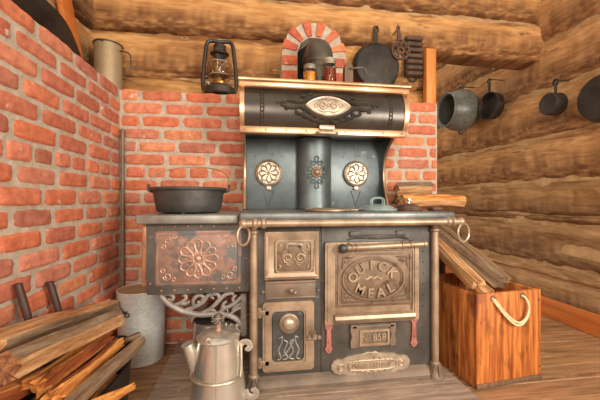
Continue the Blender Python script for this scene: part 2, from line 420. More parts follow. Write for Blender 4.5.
# brick arch round the flue hole
AX, AZ, RI, RO = .376, 1.80, .108, .208
def ring_sector(b, a0, a1, ri, ro, y0, y1, color=None, bev=.006):
    t = bmesh.new(); n = 5; vs = []
    for y in (y0, y1):
        for rr in (ri, ro):
            for i in range(n+1):
                a = a0+(a1-a0)*i/n; vs.append(t.verts.new((AX+rr*math.cos(a), y, AZ+rr*math.sin(a))))
    I = lambda yy, rr, i: vs[yy*2*(n+1)+rr*(n+1)+i]
    for i in range(n):
        t.faces.new((I(0, 0, i), I(0, 1, i), I(0, 1, i+1), I(0, 0, i+1))); t.faces.new((I(1, 0, i), I(1, 0, i+1), I(1, 1, i+1), I(1, 1, i)))
        t.faces.new((I(0, 1, i), I(1, 1, i), I(1, 1, i+1), I(0, 1, i+1))); t.faces.new((I(0, 0, i), I(0, 0, i+1), I(1, 0, i+1), I(1, 0, i)))
    for i in (0, n): t.faces.new((I(0, 0, i), I(1, 0, i), I(1, 1, i), I(0, 1, i)) if i else (I(0, 0, i), I(0, 1, i), I(1, 1, i), I(1, 0, i)))
    if bev: bmesh.ops.bevel(t, geom=[e for e in t.edges if len(e.link_faces) == 2 and e.calc_face_angle() > .6], offset=bev, segments=2, affect='EDGES')
    b.merge(t, None, color); t.free()
b = B(); ring_sector(b, 0, PI, RI, RO, 2.025, 2.21, bev=0)
for sx in (-1, 1): b.box((AX+sx*RI if sx > 0 else AX-RO, 2.025, TOP), (AX+RO if sx > 0 else AX-RI, 2.21, AZ))
arch = struct('flue_arch', b, 'mortar', smooth=False)
b = B(); r = random.Random(4); nb = 6
for i in range(nb):
    a0 = PI*(i+.26+r.uniform(-.05, .05))/nb; a1 = PI*(i+.76+r.uniform(-.05, .05))/nb
    ring_sector(b, a0, a1, RI+.004, RO-.002, 2.013, 2.1, Vector(hexc(r.choice(BRICKS[:4]))[:3])*1.0)
for sx in (-1, 1):
    for j in range(3):
        z0 = TOP+.014+j*.094; lo = AX+RI+.003 if sx > 0 else AX-RO+.003
        b.box((lo, 2.013, z0), (lo+RO-RI-.006, 2.1, z0+.060), .006, 2, color=Vector(hexc(r.choice(BRICKS[:6]))[:3]))
struct('flue_arch_bricks', b, 'brick', parent=arch)
struct('flue_dark_plate', B().box((AX-RI, 2.135, TOP), (AX+RI, 2.15, AZ+RI*.98)), 'dark_hole', parent=arch, smooth=False)  # flat dark plate standing in for the shaded, sooty depth of the flue

# ============================================================ THE COOKSTOVE
stove = thing('cookstove', 'cast iron wood cookstove with nickel trim and high warming closet against brick wall', 'stove', (.43, 1.65, .02))
SY = 1.43
fY = lambda y0: (lambda a, c, d: Vector((a, y0-d, c)))           # a plate facing the room: d grows towards the viewer
def rrect(x0, z0, x1, z1, rad, n=5):
    o = []
    for cx, cz, a0 in ((x1-rad, z1-rad, 0), (x0+rad, z1-rad, PI/2), (x0+rad, z0+rad, PI), (x1-rad, z0+rad, 1.5*PI)):
        o += [(cx+rad*math.cos(a0+PI/2*i/n), cz+rad*math.sin(a0+PI/2*i/n)) for i in range(n+1)]
    return o
def ell(cx, cz, a, c, n=48): return [(cx+a*math.cos(2*PI*i/n), cz+c*math.sin(2*PI*i/n)) for i in range(n)]
def frame(b, outer, inner, fn, depth):
    """flat ring between two outlines with the same number of points"""
    n = len(outer); vs = []
    for d, o in ((0, outer), (depth, outer), (depth, inner), (0, inner)): vs += [fn(x, z, d) for x, z in o]
    fs = []
    for r_ in range(4):
        q = (r_+1) % 4
        for k in range(n):
            k2 = (k+1) % n; fs.append((r_*n+k, r_*n+k2, q*n+k2, q*n+k))
    b.add(vs, fs)
def relief(b, pts, fn, r, d=0.0, seg=6, ends=.45):
    p = [fn(x, z, d) for x, z in pts]; b.tube(p, taper(len(p), r, ends, ends), seg)
def sp2(pts, n=8): return [(q.x, q.y) for q in spline([(x, z, 0) for x, z in pts], n)]
def curl(cx, cz, r0, a0, turns, n=22, sgn=1, shrink=.25):
    return [(cx+r0*(1-(1-shrink)*i/n)*math.cos(a0+sgn*turns*2*PI*i/n), cz+r0*(1-(1-shrink)*i/n)*math.sin(a0+sgn*turns*2*PI*i/n)) for i in range(n+1)]
def rivets(b, pts, fn, r=.0045):
    for x, z in pts:
        b.sphere(fn(x, z, 0), r, seg=8)

X0, X1 = -.012, .862
# --- body, base, feet, columns
b = B(); b.box((X0, SY, .075), (X1, 1.93, .765), .004)
rivets(b, [(.302, .70), (.302, .2), (.05, .045+.05), (.21, .088), (.30, .09), (.345, .085), (.70, .087)]+[(.795, .20+.052*i) for i in range(9)]+[(.31, .14), (.56, .085), (.80, .1)], fY(SY))
body = obj('body', b, 'cast', stove)
obj('panel_seam', B().box((.298, SY-.006, .078), (.308, SY+.01, .75), .002), 'cast', stove)
b = B()
prof = [(0, .02), (.045, .02), (.045, .036), (.034, .05), (.022, .062), (.012, .068), (.006, .078), (0, .078)]
vs = []; n = len(prof)
for x in (X0-.02, X1+.02):
    for d, z in prof: vs.append(Vector((x, SY+.02-d-.0, z)))
b.add(vs, [tuple(range(n)), tuple(range(n, 2*n))[::-1]]+[(k, (k+1) % n, n+(k+1) % n, n+k) for k in range(n)])
b.box((X0-.02, SY+.02, .02), (X1+.02, 1.94, .078), .004)
obj('base', b, 'cast_warm', stove)
for x in (-.006, .848):
    b = B(); b.tube([(x, SY-.012, .075), (x, SY-.012, .74)], .0175, 14)
    for z in (.085, .72): b.lathe([(.017, -.012), (.023, -.005), (.023, .005), (.017, .012)], Matrix.Translation((x, SY-.012, z)), 18)
    obj('corner_column', b, 'bronze', stove)
    b = B(); s_ = 1 if x > .4 else -1
    b.lathe([(0, .0), (.038, .0), (.038, .010), (.033, .018), (.029, .036), (.025, .055), (.021, .068), (0, .068)], Matrix.Translation((x+.004*s_, SY-.012, .02)), 20)
    for j in range(3): relief(b, sp2([(x+(j-1)*.03+.004*s_, .03), (x+(j-1)*.022+.004*s_, .055), (x+(j-1)*.006, .088)]), fY(SY-.045+abs(j-1)*.012), .006)
    obj('foot', b, 'cast_warm', stove)

# --- cooktop, rail and rings
b = B(); b.box((-.068, 1.372, .768), (.925, 1.955, .806), .010, 3)
ct = obj('cooktop', b, 'cooktop_iron', stove)
b = B(); b.box((-.05, 1.388, .752), (.905, 1.43, .768), .004)
obj('cooktop_moulding', b, 'cast_warm', stove)
b = B()
RY, RZ = 1.335, .762
b.tube([(-.045, RY, RZ), (.915, RY, RZ)], .0155, 16)
for x in (.0, .035, .86, .885): b.lathe([(.0155, -.012), (.022, -.005), (.022, .005), (.0155, .012)], Matrix.Translation((x, RY, RZ)) @ Matrix.Rotation(PI/2, 4, 'Y'), 20)
for x in (.02, .85): b.tube([(x, RY, RZ), (x, 1.40, RZ)], .011, 8)
rail = obj('towel_rail', b, 'bronze', stove)
for x, rr, dx in ((-.047, .036, 0), (.922, .038, .012)):
    b = B(); b.sphere((x, RY, RZ), .021); obj('rail_knob', b, 'bronze', rail)
    b = B(); c = Vector((x+dx, RY-.004, RZ-.012-rr))
    tw = .85 if x < 0 else .35
    b.tube([c+Vector((rr*math.cos(2*PI*i/32)*math.cos(tw), rr*math.cos(2*PI*i/32)*math.sin(tw), rr*1.1*math.sin(2*PI*i/32))) for i in range(32)], .0052, 8, closed=True)
    obj('rail_ring', b, 'silver' if x > 0 else 'bronze', rail)

# --- firebox feed door (top left)
b = B(); FX0, FX1, FZ0, FZ1 = .045, .279, .508, .720
prof = [(0, FZ0), (.018, FZ0), (.024, FZ0+.012), (.016, FZ0+.03), (.014, FZ1-.05), (.022, FZ1-.018), (.022, FZ1), (0, FZ1)]
vs = [Vector((x, SY-d, z)) for x in (FX0, FX1) for d, z in prof]; n = len(prof)
b.add(vs, [tuple(range(n)), tuple(range(n, 2*n))[::-1]]+[(k, (k+1) % n, n+(k+1) % n, n+k) for k in range(n)])
b.tube([(FX0+.004, SY-.012, FZ0), (FX0+.004, SY-.012, FZ1)], .011, 8); b.tube([(FX1-.004, SY-.012, FZ0), (FX1-.004, SY-.012, FZ1)], .011, 8)
fd = obj('firebox_door', b, 'bronze', stove)
obj('door_field', B().box((.082, SY-.0165, .530), (.262, SY-.004, .690), .002), 'bronze_field', fd)
b = B(); fn = fY(SY-.0165); cx, cz = .172, .610
hw, hh = .083, .072
frame(b, rrect(cx-hw, cz-hh, cx+hw, cz+hh, .018), rrect(cx-hw+.006, cz-hh+.006, cx+hw-.006, cz+hh-.006, .015), fn, .005)
for s_ in (-1, 1):
    relief(b, curl(cx+s_*.028, cz-.008, .026, 0 if s_ < 0 else PI, 1.6, sgn=s_), fn, .0055, .002)
    relief(b, curl(cx+s_*.020, cz-.028, .018, PI/2, 1.1, sgn=-s_), fn, .0036, .002)
    relief(b, sp2([(cx+s_*.045, cz-.02), (cx+s_*.05, cz+.01), (cx+s_*.03, cz+.03)]), fn, .004, .002)
    relief(b, sp2([(cx+s_*.068, cz-.055), (cx+s_*.06, cz-.045), (cx+s_*.07, cz-.035)]), fn, .004, .002)
    relief(b, sp2([(cx+s_*.068, cz+.055), (cx+s_*.06, cz+.045), (cx+s_*.07, cz+.035)]), fn, .004, .002)
obj('scroll_ornament', b, 'bronze', fd)
b = B(); relief(b, sp2([(cx-.036, cz+.034), (cx-.03, cz+.052), (cx, cz+.055), (cx+.03, cz+.052), (cx+.036, cz+.034)]), fY(SY-.024), .0075, .004)
obj('lift_handle', b, 'silver', fd, label='bright lift handle')
# --- draft strip with lever
b = B(); b.box((.044, SY-.010, .424), (.272, SY+.01, .498), .004); b.box((.044, SY-.016, .488), (.272, SY+.01, .5), .004); b.box((.044, SY-.014, .42), (.272, SY+.01, .43), .004)
ds = obj('draft_strip', b, 'cast_warm', stove)
b = B(); b.tube([(.165, SY-.008, .455), (.165, SY-.03, .457)], .006, 8); b.sphere((.158, SY-.032, .462), .011); b.sphere((.175, SY-.032, .452), .009)
obj('draft_knob', b, 'bronze', ds)
for x in (.035, .283): obj('bolt', B().sphere((x, SY-.004, .452), .009), 'cast_warm', ds)
# --- ash door
AX0, AX1, AZ0, AZ1 = .033, .262, .103, .410
b = B(); frame(b, rrect(AX0, AZ0, AX1, AZ1, .016), rrect(AX0+.04, AZ0+.042, AX1-.045, AZ1-.042, .02), fY(SY), .020)
frame(b, rrect(AX0+.012, AZ0+.012, AX1-.012, AZ1-.012, .016), rrect(AX0+.034, AZ0+.036, AX1-.038, AZ1-.036, .02), fY(SY-.018), .008)
ad = obj('ash_door', b, 'bronze', stove)
b = B(); b.box((AX0+.03, SY-.010, AZ0+.03), (AX1-.03, SY, AZ1-.03), .002)
px0, px1, pz0, pz1 = AX0+.045, AX1-.05, AZ0+.047, AZ1-.047; k = .02
oct_ = lambda g: [(px1-g, pz1-k), (px1-k, pz1-k), (px1-k, pz1-g), (px0+k, pz1-g), (px0+k, pz1-k), (px0+g, pz1-k), (px0+g, pz0+k), (px0+k, pz0+k), (px0+k, pz0+g), (px1-k, pz0+g), (px1-k, pz0+k), (px1-g, pz0+k)]
b.prism(oct_(0), fY(SY-.009), .005)
ap = obj('door_panel', b, 'pot_iron', ad, label='dark grey panel of the ash door')
b = B(); mt = Matrix.Translation((.150, SY-.014, .312)) @ Matrix.Rotation(PI/2, 4, 'X')
b.lathe([(.0, 0), (.044, 0), (.044, .006), (.038, .010), (.034, .006), (.0, .006)], mt, 36); obj('dial_rim', b, 'bronze', ap)
b = B(); b.lathe([(.033, .004), (.03, .014), (.02, .022), (.008, .026), (0, .027)], mt, 30); obj('dial', b, 'silver', ap, label='shiny domed draft dial')
b = B(); fn = fY(SY-.0145)
for s_ in (-1, 1):
    x = .148
    relief(b, sp2([(x+s_*.044, .245), (x+s_*.03, .252), (x+s_*.032, .225), (x+s_*.045, .195), (x+s_*.035, .16), (x+s_*.05, .152)]), fn, .0042)
    relief(b, sp2([(x+s_*.022, .24), (x+s_*.006, .225), (x+s_*.02, .19), (x+s_*.004, .16), (x+s_*.024, .152)]), fn, .0042)
relief(b, sp2([(.122, .165), (.15, .2), (.172, .24)]), fn, .0045)
obj('monogram_scroll', b, 'shelf_iron', ap)
b = B(); b.box((AX1-.03, SY-.034, .235), (AX1+.012, SY-.018, .262), .005); b.tube([(AX1-.01, SY-.03, .25), (AX1-.01, SY-.045, .262), (AX1-.002, SY-.048, .285)], .007, 8); b.sphere((AX1+.02, SY-.03, .248), .012); b.tube([(AX1-.03, SY-.03, .245), (AX1+.03, SY-.03, .245)], .006, 8)
obj('latch', b, 'cast_warm', ad)
for z in (.145, .365):
    b = B(); b.tube([(AX0-.012, SY-.012, z-.022), (AX0-.012, SY-.012, z+.022)], .010, 10); b.box((AX0-.012, SY-.026, z-.012), (AX0+.03, SY-.016, z+.012), .003); obj('hinge', b, 'bronze', ad)

# --- oven door
OX0, OX1, OZ0, OZ1 = .312, .760, .335, .668
b = B(); b.box((OX0, SY-.012, .300), (OX1, SY, OZ1), .004)
frame(b, rrect(OX0, .300, OX1, OZ1, .008), rrect(OX0+.045, .345, OX1-.030, OZ1-.040, .006), fY(SY), .024)
frame(b, rrect(OX0+.01, .31, OX1-.008, OZ1-.01, .008), rrect(OX0+.030, .335, OX1-.022, OZ1-.028, .006), fY(SY-.022), .006)
od = obj('oven_door', b, 'bronze', stove)
PX0, PX1, PZ0, PZ1 = .364, .730, .378, .624
b = B(); b.box((PX0-.006, SY-.020, PZ0-.006), (PX1+.004, SY-.010, PZ1+.002), .002)
fn = fY(SY-.020)
frame(b, rrect(PX0+.006, PZ0+.006, PX1-.008, PZ1-.008, .004), rrect(PX0+.014, PZ0+.014, PX1-.016, PZ1-.016, .004), fn, .004)
ox, oz, oa, oc = .540, .500, .151, .100
frame(b, ell(ox, oz, oa, oc), ell(ox, oz, oa-.010, oc-.010), fn, .009)
frame(b, ell(ox, oz, oa-.013, oc-.013), ell(ox, oz, oa-.017, oc-.017), fn, .005)
for sx in (-1, 1):
    for sz in (-1, 1):
        qx, qz = ox+.007+sx*.148, (PZ0+PZ1)/2+sz*.092
        relief(b, curl(qx-sx*.010, qz-sz*.010, .016, 0 if sx > 0 else PI, 1.2, sgn=sx*sz), fn, .004, .001)
        relief(b, sp2([(qx+sx*.008, qz+sz*.008), (qx-sx*.025, qz+sz*.004), (qx-sx*.05, qz+sz*.008)]), fn, .004, .001)
        relief(b, sp2([(qx+sx*.008, qz+sz*.008), (qx+sx*.006, qz-sz*.025), (qx+sx*.010, qz-sz*.045)]), fn, .004, .001)
        relief(b, sp2([(qx+sx*.004, qz-sz*.002), (qx-sx*.02, qz-sz*.014), (qx-sx*.036, qz-sz*.004)]), fn, .0035, .001)
op = obj('oven_panel', b, 'bronze_field', od)
b = B()
for ch, dx, dz, rot in (('Q', -.100, .010, 58), ('U', -.066, .045, 32), ('I', -.014, .062, 4), ('C', .040, .056, -20), ('K', .088, .026, -48),
                        ('M', -.066, -.046, -24), ('E', -.016, -.065, -5), ('A', .032, -.063, 8), ('L', .078, -.043, 26)):
    ca, sa = math.cos(R(rot)), math.sin(R(rot))
    t_ = text_mesh(ch, .060, .009, lambda x, y, d: fn(ox+dx+x*ca-(y-.021)*sa, oz+dz+x*sa+(y-.021)*ca, d)); b.merge(t_); t_.free()
obj('lettering', b, 'bronze', op, ang=30)
b = B()
for s_ in (-1, 1):
    relief(b, sp2([(ox, oz-.006), (ox+s_*.015, oz+.006), (ox+s_*.03, oz-.004), (ox+s_*.045, oz)]), fn, .005)
relief(b, [(ox, oz-.008), (ox, oz+.010)], fn, .007)
obj('sprig_ornament', b, 'bronze', op)
b = B(); prof = [(0, .342), (.014, .346), (.030, .338), (.036, .325), (.030, .311), (.014, .302), (0, .302)]
vs = [Vector((x, SY-.01-d, z)) for x in (PX0-.01, PX1+.004) for d, z in prof]; n = len(prof)
b.add(vs, [tuple(range(n)), tuple(range(n, 2*n))[::-1]]+[(k, (k+1) % n, n+(k+1) % n, n+k) for k in range(n)])
obj('lower_moulding', b, 'bronze', od)
b = B(); hz = .650
b.tube([(.392, SY-.058, hz-.003), (.76, SY-.058, hz+.008)], .0135, 14)
for x in (.408, .425, .445, .66, .70): b.lathe([(.0135, -.006), (.0175, -.002), (.0175, .002), (.0135, .006)], Matrix.Translation((x, SY-.058, hz-.003+.011*(x-.392)/.368)) @ Matrix.Rotation(PI/2, 4, 'Y'), 16)
for x in (.42, .745): b.tube([(x, SY-.058, hz), (x, SY-.005, hz+.012)], .010, 8)
hd = obj('door_handle', b, 'bronze', od)
b = B(); b.sphere((.385, SY-.058, hz-.004), .021); obj('handle_knob', b, 'pot_iron', hd)
b = B(); b.sphere((.772, SY-.058, hz+.009), .014); obj('handle_knob', b, 'bronze', hd)
b = B(); relief(b, sp2([(.42, .676), (.47, .688), (.57, .684), (.67, .688), (.72, .676)]), fY(SY), .009)
b.box((.43, SY-.012, .690), (.475, SY, .716), .005); b.box((.655, SY-.012, .690), (.70, SY, .716), .005); b.box((.45, SY-.008, .696), (.68, SY, .708), .003)
obj('door_keeper', b, 'cast', stove)
for x, za, zb in ((.332, .166, .30), (.744, .170, .312)):
    b = B()
    b.prism([(x-.016, zb), (x-.018, zb-.018), (x-.010, zb-.03), (x-.012, za+.03), (x-.018, za+.014), (x-.010, za), (x, za-.006), (x+.010, za), (x+.018, za+.014), (x+.012, za+.03), (x+.010, zb-.03), (x+.018, zb-.018), (x+.016, zb)], fY(SY), .010, .003)
    for z in (za+.014, za+.05): b.sphere((x, SY-.010, z), .006, seg=8)
    b.tube([(x-.014, SY-.014, zb-.004), (x-.014, SY-.014, zb+.018)], .010, 8)
    obj('hinge_strap', b, 'red_hinge', stove, label='red-primed hinge strap')

# --- draft slide with number, and the name plate
b = B(); b.box((.440, SY-.008, .180), (.644, SY, .286), .003)
for x in (.447, .636):
    b.prism([(x+.013, .288), (x-.013, .288), (x-.016, .262), (x-.010, .235), (x-.016, .205), (x-.013, .18), (x+.013, .18), (x+.016, .205), (x+.010, .235), (x+.016, .262)], fY(SY-.004), .012, .003)
b.box((.44, SY-.016, .268), (.644, SY, .284), .004)
dr = obj('draft_slide', b, 'cast_warm', stove)
b = B(); frame(b, rrect(.476, .188, .620, .262, .004), rrect(.488, .199, .610, .251, .004), fY(SY-.008), .007); obj('number_frame', b, 'bronze', dr)
b = B(); fn = fY(SY-.008)
for tx, sz, x, z in (('N', .040, .500, .2115), ('o', .022, .522, .226), ('858', .046, .572, .2095)):
    t_ = text_mesh(tx, sz, .006, lambda a, c, d: fn(x+a*.95, z+c, d)); b.merge(t_); t_.free()
b.box((.516, SY-.011, .212), (.528, SY-.006, .2155))
obj('number', b, 'bronze', dr, ang=30)
b = B(); cz_ = .097
half = [(.0, .058), (.022, .060), (.035, .053), (.07, .052), (.11, .046), (.135, .034), (.158, .036), (.178, .028), (.190, .010)]
pl = [(.534+a, cz_+c) for a, c in half]+[(.534+a, cz_-c) for a, c in reversed(half)]+[(.534-a, cz_-c) for a, c in half[1:]]+[(.534-a, cz_+c) for a, c in reversed(half[1:])]
pl = pl[::-1]
b.prism(pl, fY(SY), .009, .004)
npt = obj('name_plate', b, 'silver', stove)
b = B(); fn = fY(SY-.010)
relief(b, [(x, z) for x, z in sp2([(.43, cz_-.018), (.43, cz_+.018), (.535, cz_+.022), (.64, cz_+.018), (.64, cz_-.018), (.535, cz_-.022), (.43, cz_-.018)], 6)], fn, .0032, 0, 6, 1)
for s_ in (-1, 1):
    relief(b, curl(.534+s_*.145, cz_, .019, 0, 1.5, sgn=s_), fn, .0035)
    for j in range(4):
        xx = .534+s_*(.02+.026*j); relief(b, curl(xx, cz_+.034-.004*j, .010, PI/2, .8, 12, sgn=s_), fn, .003); relief(b, curl(xx, cz_-.035+.004*j, .010, -PI/2, .8, 12, sgn=-s_), fn, .003)
rr_ = random.Random(3)
for j in range(15):   # worn, unreadable raised lettering
    xx = .443+.0128*j
    if j in (6,): continue
    relief(b, [(xx, cz_-.009), (xx+rr_.uniform(-.003, .003), cz_+.009)], fn, .0026, 0, 5, 1)
    if rr_.random() < .6: relief(b, [(xx, cz_+rr_.choice((-.008, 0, .008))), (xx+.007, cz_+rr_.choice((-.008, 0, .008)))], fn, .0024, 0, 5, 1)
obj('plate_relief', b, 'bronze', npt)

# --- side shelf and reservoir at the left
b = B(); b.box((-.492, 1.405, .758), (-.072, 1.925, .797), .008, 3); obj('side_shelf', b, 'shelf_iron', stove)
WY = 1.455
b = B(); b.box((-.462, WY+.008, .452), (-.022, 1.90, .760), .004)
frame(b, rrect(-.462, .452, -.024, .760, .01), rrect(-.428, .486, -.058, .726, .012), fY(WY+.01), .016)
bolts = [(-.40+.055*i, .744) for i in range(7)]+[(-.40+.055*i, .468) for i in range(7)]
b2 = B(); rivets(b2, bolts+[(-.445, .5), (-.445, .7), (-.042, .5), (-.042, .7), (-.04, .6)], fY(WY-.004), .005)
res = obj('reservoir', b, 'cast', stove); obj('rivet_row', b2, 'copper_edge', res)
b = B(); b.box((-.487, WY+.02, .49), (-.455, 1.88, .745), .006); b.box((-.484, WY+.004, .488), (-.462, WY+.03, .752), .004)
obj('edge_strip', b, 'copper_edge', res)
b = B(); b.box((-.430, WY-.002, .484), (-.056, WY+.008, .728), .003)
fn = fY(WY-.002)
frame(b, rrect(-.420, .494, -.066, .718, .010), rrect(-.411, .503, -.075, .709, .010), fn, .005)
wp = obj('front_panel', b, 'copper', res, label='copper-coloured embossed panel')
b = B(); cx, cz = -.247, .602
for j in range(12):
    a = 2*PI*j/12; d_ = Vector((math.cos(a), math.sin(a))); p_ = Vector((-math.sin(a), math.cos(a)))
    loop = [(.022, 0), (.048, -.014), (.072, -.016), (.084, 0), (.072, .016), (.048, .014), (.022, 0)]
    relief(b, sp2([(cx+d_.x*u_+p_.x*w_, cz+d_.y*u_+p_.y*w_) for u_, w_ in loop], 4), fn, .0046, 0, 6, 1)
    b.sphere(fn(cx+d_.x*.055, cz+d_.y*.055, 0), .005, seg=8)
b.sphere(fn(cx, cz, 0), .013, (1, .5, 1)); 
relief(b, ell(cx, cz, .021, .021, 20)+[(cx+.021, cz)], fn, .003, 0, 6, 1)
for sx in (-1, 1):
    for sz in (-1, 1):
        qx, qz = -.243+sx*.150, .606+sz*.088
        relief(b, curl(qx-sx*.016, qz-sz*.010, .018, 0 if sx > 0 else PI, 1.4, sgn=sx*sz), fn, .0036)
        relief(b, curl(qx-sx*.045, qz+sz*.002, .012, 0, 1.2, sgn=-sx*sz), fn, .0032)
        relief(b, curl(qx+sx*.001, qz-sz*.036, .012, PI/2, 1.2, sgn=sx*sz), fn, .0032)
obj('rosette_relief', b, 'copper_bright', wp)
# scroll bracket under it
def bp(pts): return [(q.x, q.z) for q in (PY(150+u/6, 280+v/6, WY+.03) for u, v in pts)]
b = B(); fn = fY(WY+.03); ko = dict(seg=8)
def arm(pts, r, e=.45): relief(b, sp2(bp(pts), 8), fn, r*1.25, 0, 8, e)
arm([(60, 82), (85, 115), (130, 152), (200, 188), (300, 208), (400, 203), (480, 215), (535, 250), (560, 310)], .0105, .8)
arm([(80, 100), (95, 85), (125, 85), (140, 105), (125, 122), (110, 110)], .007)
arm([(135, 150), (185, 135), (215, 110), (210, 90), (190, 95)], .007); arm([(165, 140), (215, 140), (240, 125)], .006)
arm([(205, 180), (270, 160), (320, 130), (345, 95), (375, 78)], .008)
arm([(268, 160), (258, 130), (275, 100), (305, 92), (322, 108), (305, 122)], .007); arm([(300, 142), (285, 125)], .006)
arm([(300, 200), (370, 165), (415, 120), (450, 88), (490, 78), (500, 92)], .008)
arm([(400, 138), (415, 110), (405, 85), (380, 82), (368, 100), (385, 112)], .007)
arm([(410, 195), (450, 170), (500, 145), (540, 110), (560, 85)], .008)
arm([(430, 180), (440, 145), (462, 125)], .006); arm([(505, 142), (498, 110), (520, 90)], .006); arm([(460, 165), (440, 160), (425, 170)], .006)
arm([(480, 205), (520, 175), (555, 165), (562, 185), (545, 192)], .007)
arm([(490, 180), (530, 150), (558, 135)], .006)
arm([(555, 315), (525, 300), (520, 275), (540, 265)], .008); arm([(250, 198), (240, 180), (262, 172)], .006); arm([(345, 205), (350, 180), (380, 180), (395, 195)], .006)
arm([(562, 80), (563, 330)], .012, .9)
obj('scroll_bracket', b, 'bracket_iron', stove)

# --- high back
b = B(); b.box((-.058, 1.90, .806), (.785, 1.925, 1.24), .003)
hb = obj('backsplash', b, 'steel', stove)
b = B(); n = 20
vs = []
for z in (.806, 1.222):
    for i in range(n+1):
        a = PI*i/n; vs.append(Vector((.349-.099*math.cos(a), 1.902-.085*math.sin(a)**.8, z)))
b.add(vs, [(i, i+1, n+2+i, n+1+i) for i in range(n)]+[tuple(range(n+1))[::-1], tuple(range(n+1, 2*n+2))])
for z in (.812, 1.216):
    b.tube([Vector((.349-.104*math.cos(PI*i/n), 1.902-.09*math.sin(PI*i/n)**.8, z)) for i in range(n+1)], .005, 6)
for x in (.246, .452): b.tube([(x, 1.897, .81), (x, 1.897, 1.22)], .006, 6)
fl = obj('flue_casing', b, 'steel', hb)
b = B(); fn = fY(1.816); cx, cz = .367, 1.020
cx = .352
for j in range(8):
    a = 2*PI*j/8+PI/8; r_ = .05 if j in (1, 2, 5, 6) else .042
    sq = lambda a, r_: (cx+r_*math.cos(a)*1.0, cz+r_*math.sin(a)*1.18)
    x_, z_ = sq(a, r_); relief(b, curl(x_, z_, .018, a, 1.3, 16, sgn=(-1)**j), fn, .004, -.003*(abs(x_-cx)/.04)**2)
for j in range(4):
    a = PI/2*j; x_, z_ = cx+.064*math.cos(a), cz+.082*math.sin(a); d_ = -.010*(abs(x_-cx)/.05)**2
    relief(b, sp2([(cx+.04*math.cos(a), cz+.05*math.sin(a)), (x_+.012*math.sin(a), z_+.012*math.cos(a)), (x_, z_+.01*math.sin(a)), (x_-.012*math.sin(a), z_-.012*math.cos(a)), (cx+.04*math.cos(a), cz+.05*math.sin(a))]), fn, .004, d_)
ro = obj('flue_rosette', b, 'steel', fl)
b = B(); mt = Matrix.Translation((cx, 1.817, cz)) @ Matrix.Rotation(PI/2, 4, 'X')
b.lathe([(.032, 0), (.032, .006), (.026, .012), (.021, .010), (.018, .022), (.010, .030), (0, .032)], mt, 28); obj('damper_knob', b, 'bronze', ro)
for vx, vz in ((.080, 1.018), (.612, 1.020)):
    b = B(); mt = Matrix.Translation((vx, 1.90, vz)) @ Matrix.Rotation(PI/2, 4, 'X')
    b.lathe([(0, 0), (.078, 0), (.080, .010), (.076, .020), (.068, .024), (.064, .019), (0, .019)], mt, 44)
    vn = obj('ventilator', b, 'silver', hb)
    b = B(); b.lathe([(0, .0192), (.0625, .0192), (.0625, .0202), (0, .0202)], mt, 40); obj('vent_field', b, 'silver', vn)
    b = B(); fn = fY(1.880); r_ = random.Random(5)
    for j in range(8):
        a = 2*PI*j/8; q = lambda u_, w_: (vx+u_*math.cos(a)-w_*math.sin(a), vz+u_*math.sin(a)+w_*math.cos(a))
        relief(b, sp2([q(.012, 0), q(.03, -.012), q(.05, -.008), q(.056, .004), q(.044, .010)], 5), fn, .006, 0, 6)
        relief(b, sp2([q(.022, .008), q(.036, .016), q(.055, .018)], 5), fn, .0046, 0, 6)
    relief(b, ell(vx, vz, .061, .061, 30)+[(vx+.061, vz)], fn, .0022, 0, 5, 1)
    b.sphere((vx, 1.879, vz), .010)
    obj('vent_relief', b, 'silver', vn)
    b = B(); b.box((vx-.014, 1.886, vz-.100), (vx+.014, 1.90, vz-.076), .003); obj('vent_tab', b, 'silver', vn)
    b = B(); fn2 = fY(1.899)
    for s_ in (-1, 1): relief(b, [(vx+s_*.03, vz-.105), (vx+s_*.012, vz-.16), (vx, vz-.20)], fn2, .003, 0, 6, 1)
    relief(b, [(vx, vz+.084), (vx, vz+.19)], fn2, .002, 0, 5, 1)
    rivets(b, [(vx+s_*.08, vz+.1) for s_ in (-1, 1)]+[(vx+.02, vz+.11)], fn2, .004)
    obj('panel_crease', b, 'steel', hb)
# side brackets
for x in (-.060, .782):
    prof = [(1.668, 1.228), (1.72, 1.215), (1.78, 1.185), (1.835, 1.135), (1.865, 1.07), (1.872, 1.0), (1.855, .93), (1.825, .865), (1.80, .808), (1.922, .808), (1.922, 1.228)]
    b = B(); b.prism(prof, lambda a, c, d: Vector((x-.005+d, a, c)), .010)
    sb = obj('side_bracket', b, 'steel', stove)
    b = B(); p_ = spline([(x, y, z) for y, z in prof[:9]], 6); b.tube(p_, .0085, 8); obj('bracket_edge', b, 'gold', sb)

# --- warming closet
CX0, CX1 = -.058, .806
cyr = lambda z: 1.800-math.sqrt(max(.165**2-(z-1.335)**2, 1e-6))
b = B(); b.box((CX0, 1.69, 1.222), (CX1, 1.94, 1.445), .003)
wc = obj('warming_closet', b, 'black_enamel', stove)
b = B(); n = 24; vs = []
for x in (CX0, CX1):
    for i in range(n+1):
        z = 1.236+(1.438-1.236)*i/n; vs.append(Vector((x, cyr(z), z)))
b.add(vs, [(i, i+1, n+2+i, n+1+i) for i in range(n)])
for x in (CX0, CX1): b.add([Vector((x, cyr(1.236+.202*i/n), 1.236+.202*i/n)) for i in range(n+1)]+[Vector((x, 1.70, 1.438)), Vector((x, 1.70, 1.236))], [tuple(range(n+3))])
rd = obj('roll_door', b, 'black_enamel', wc)
fR = lambda a, c, d: Vector((a, cyr(c)-d, c))
b = B()
for x in (.028, .044, .716, .732): relief(b, [(x, 1.24+.194*i/14) for i in range(15)], fR, .0035, 0, 6, 1)
for x in (.036, .724):
    for i in range(9): b.sphere(fR(x, 1.25+.021*i, 0), .005, seg=8)
obj('beaded_band', b, 'black_enamel', rd)
ox, oz = .380, 1.352
b = B(); lens = []
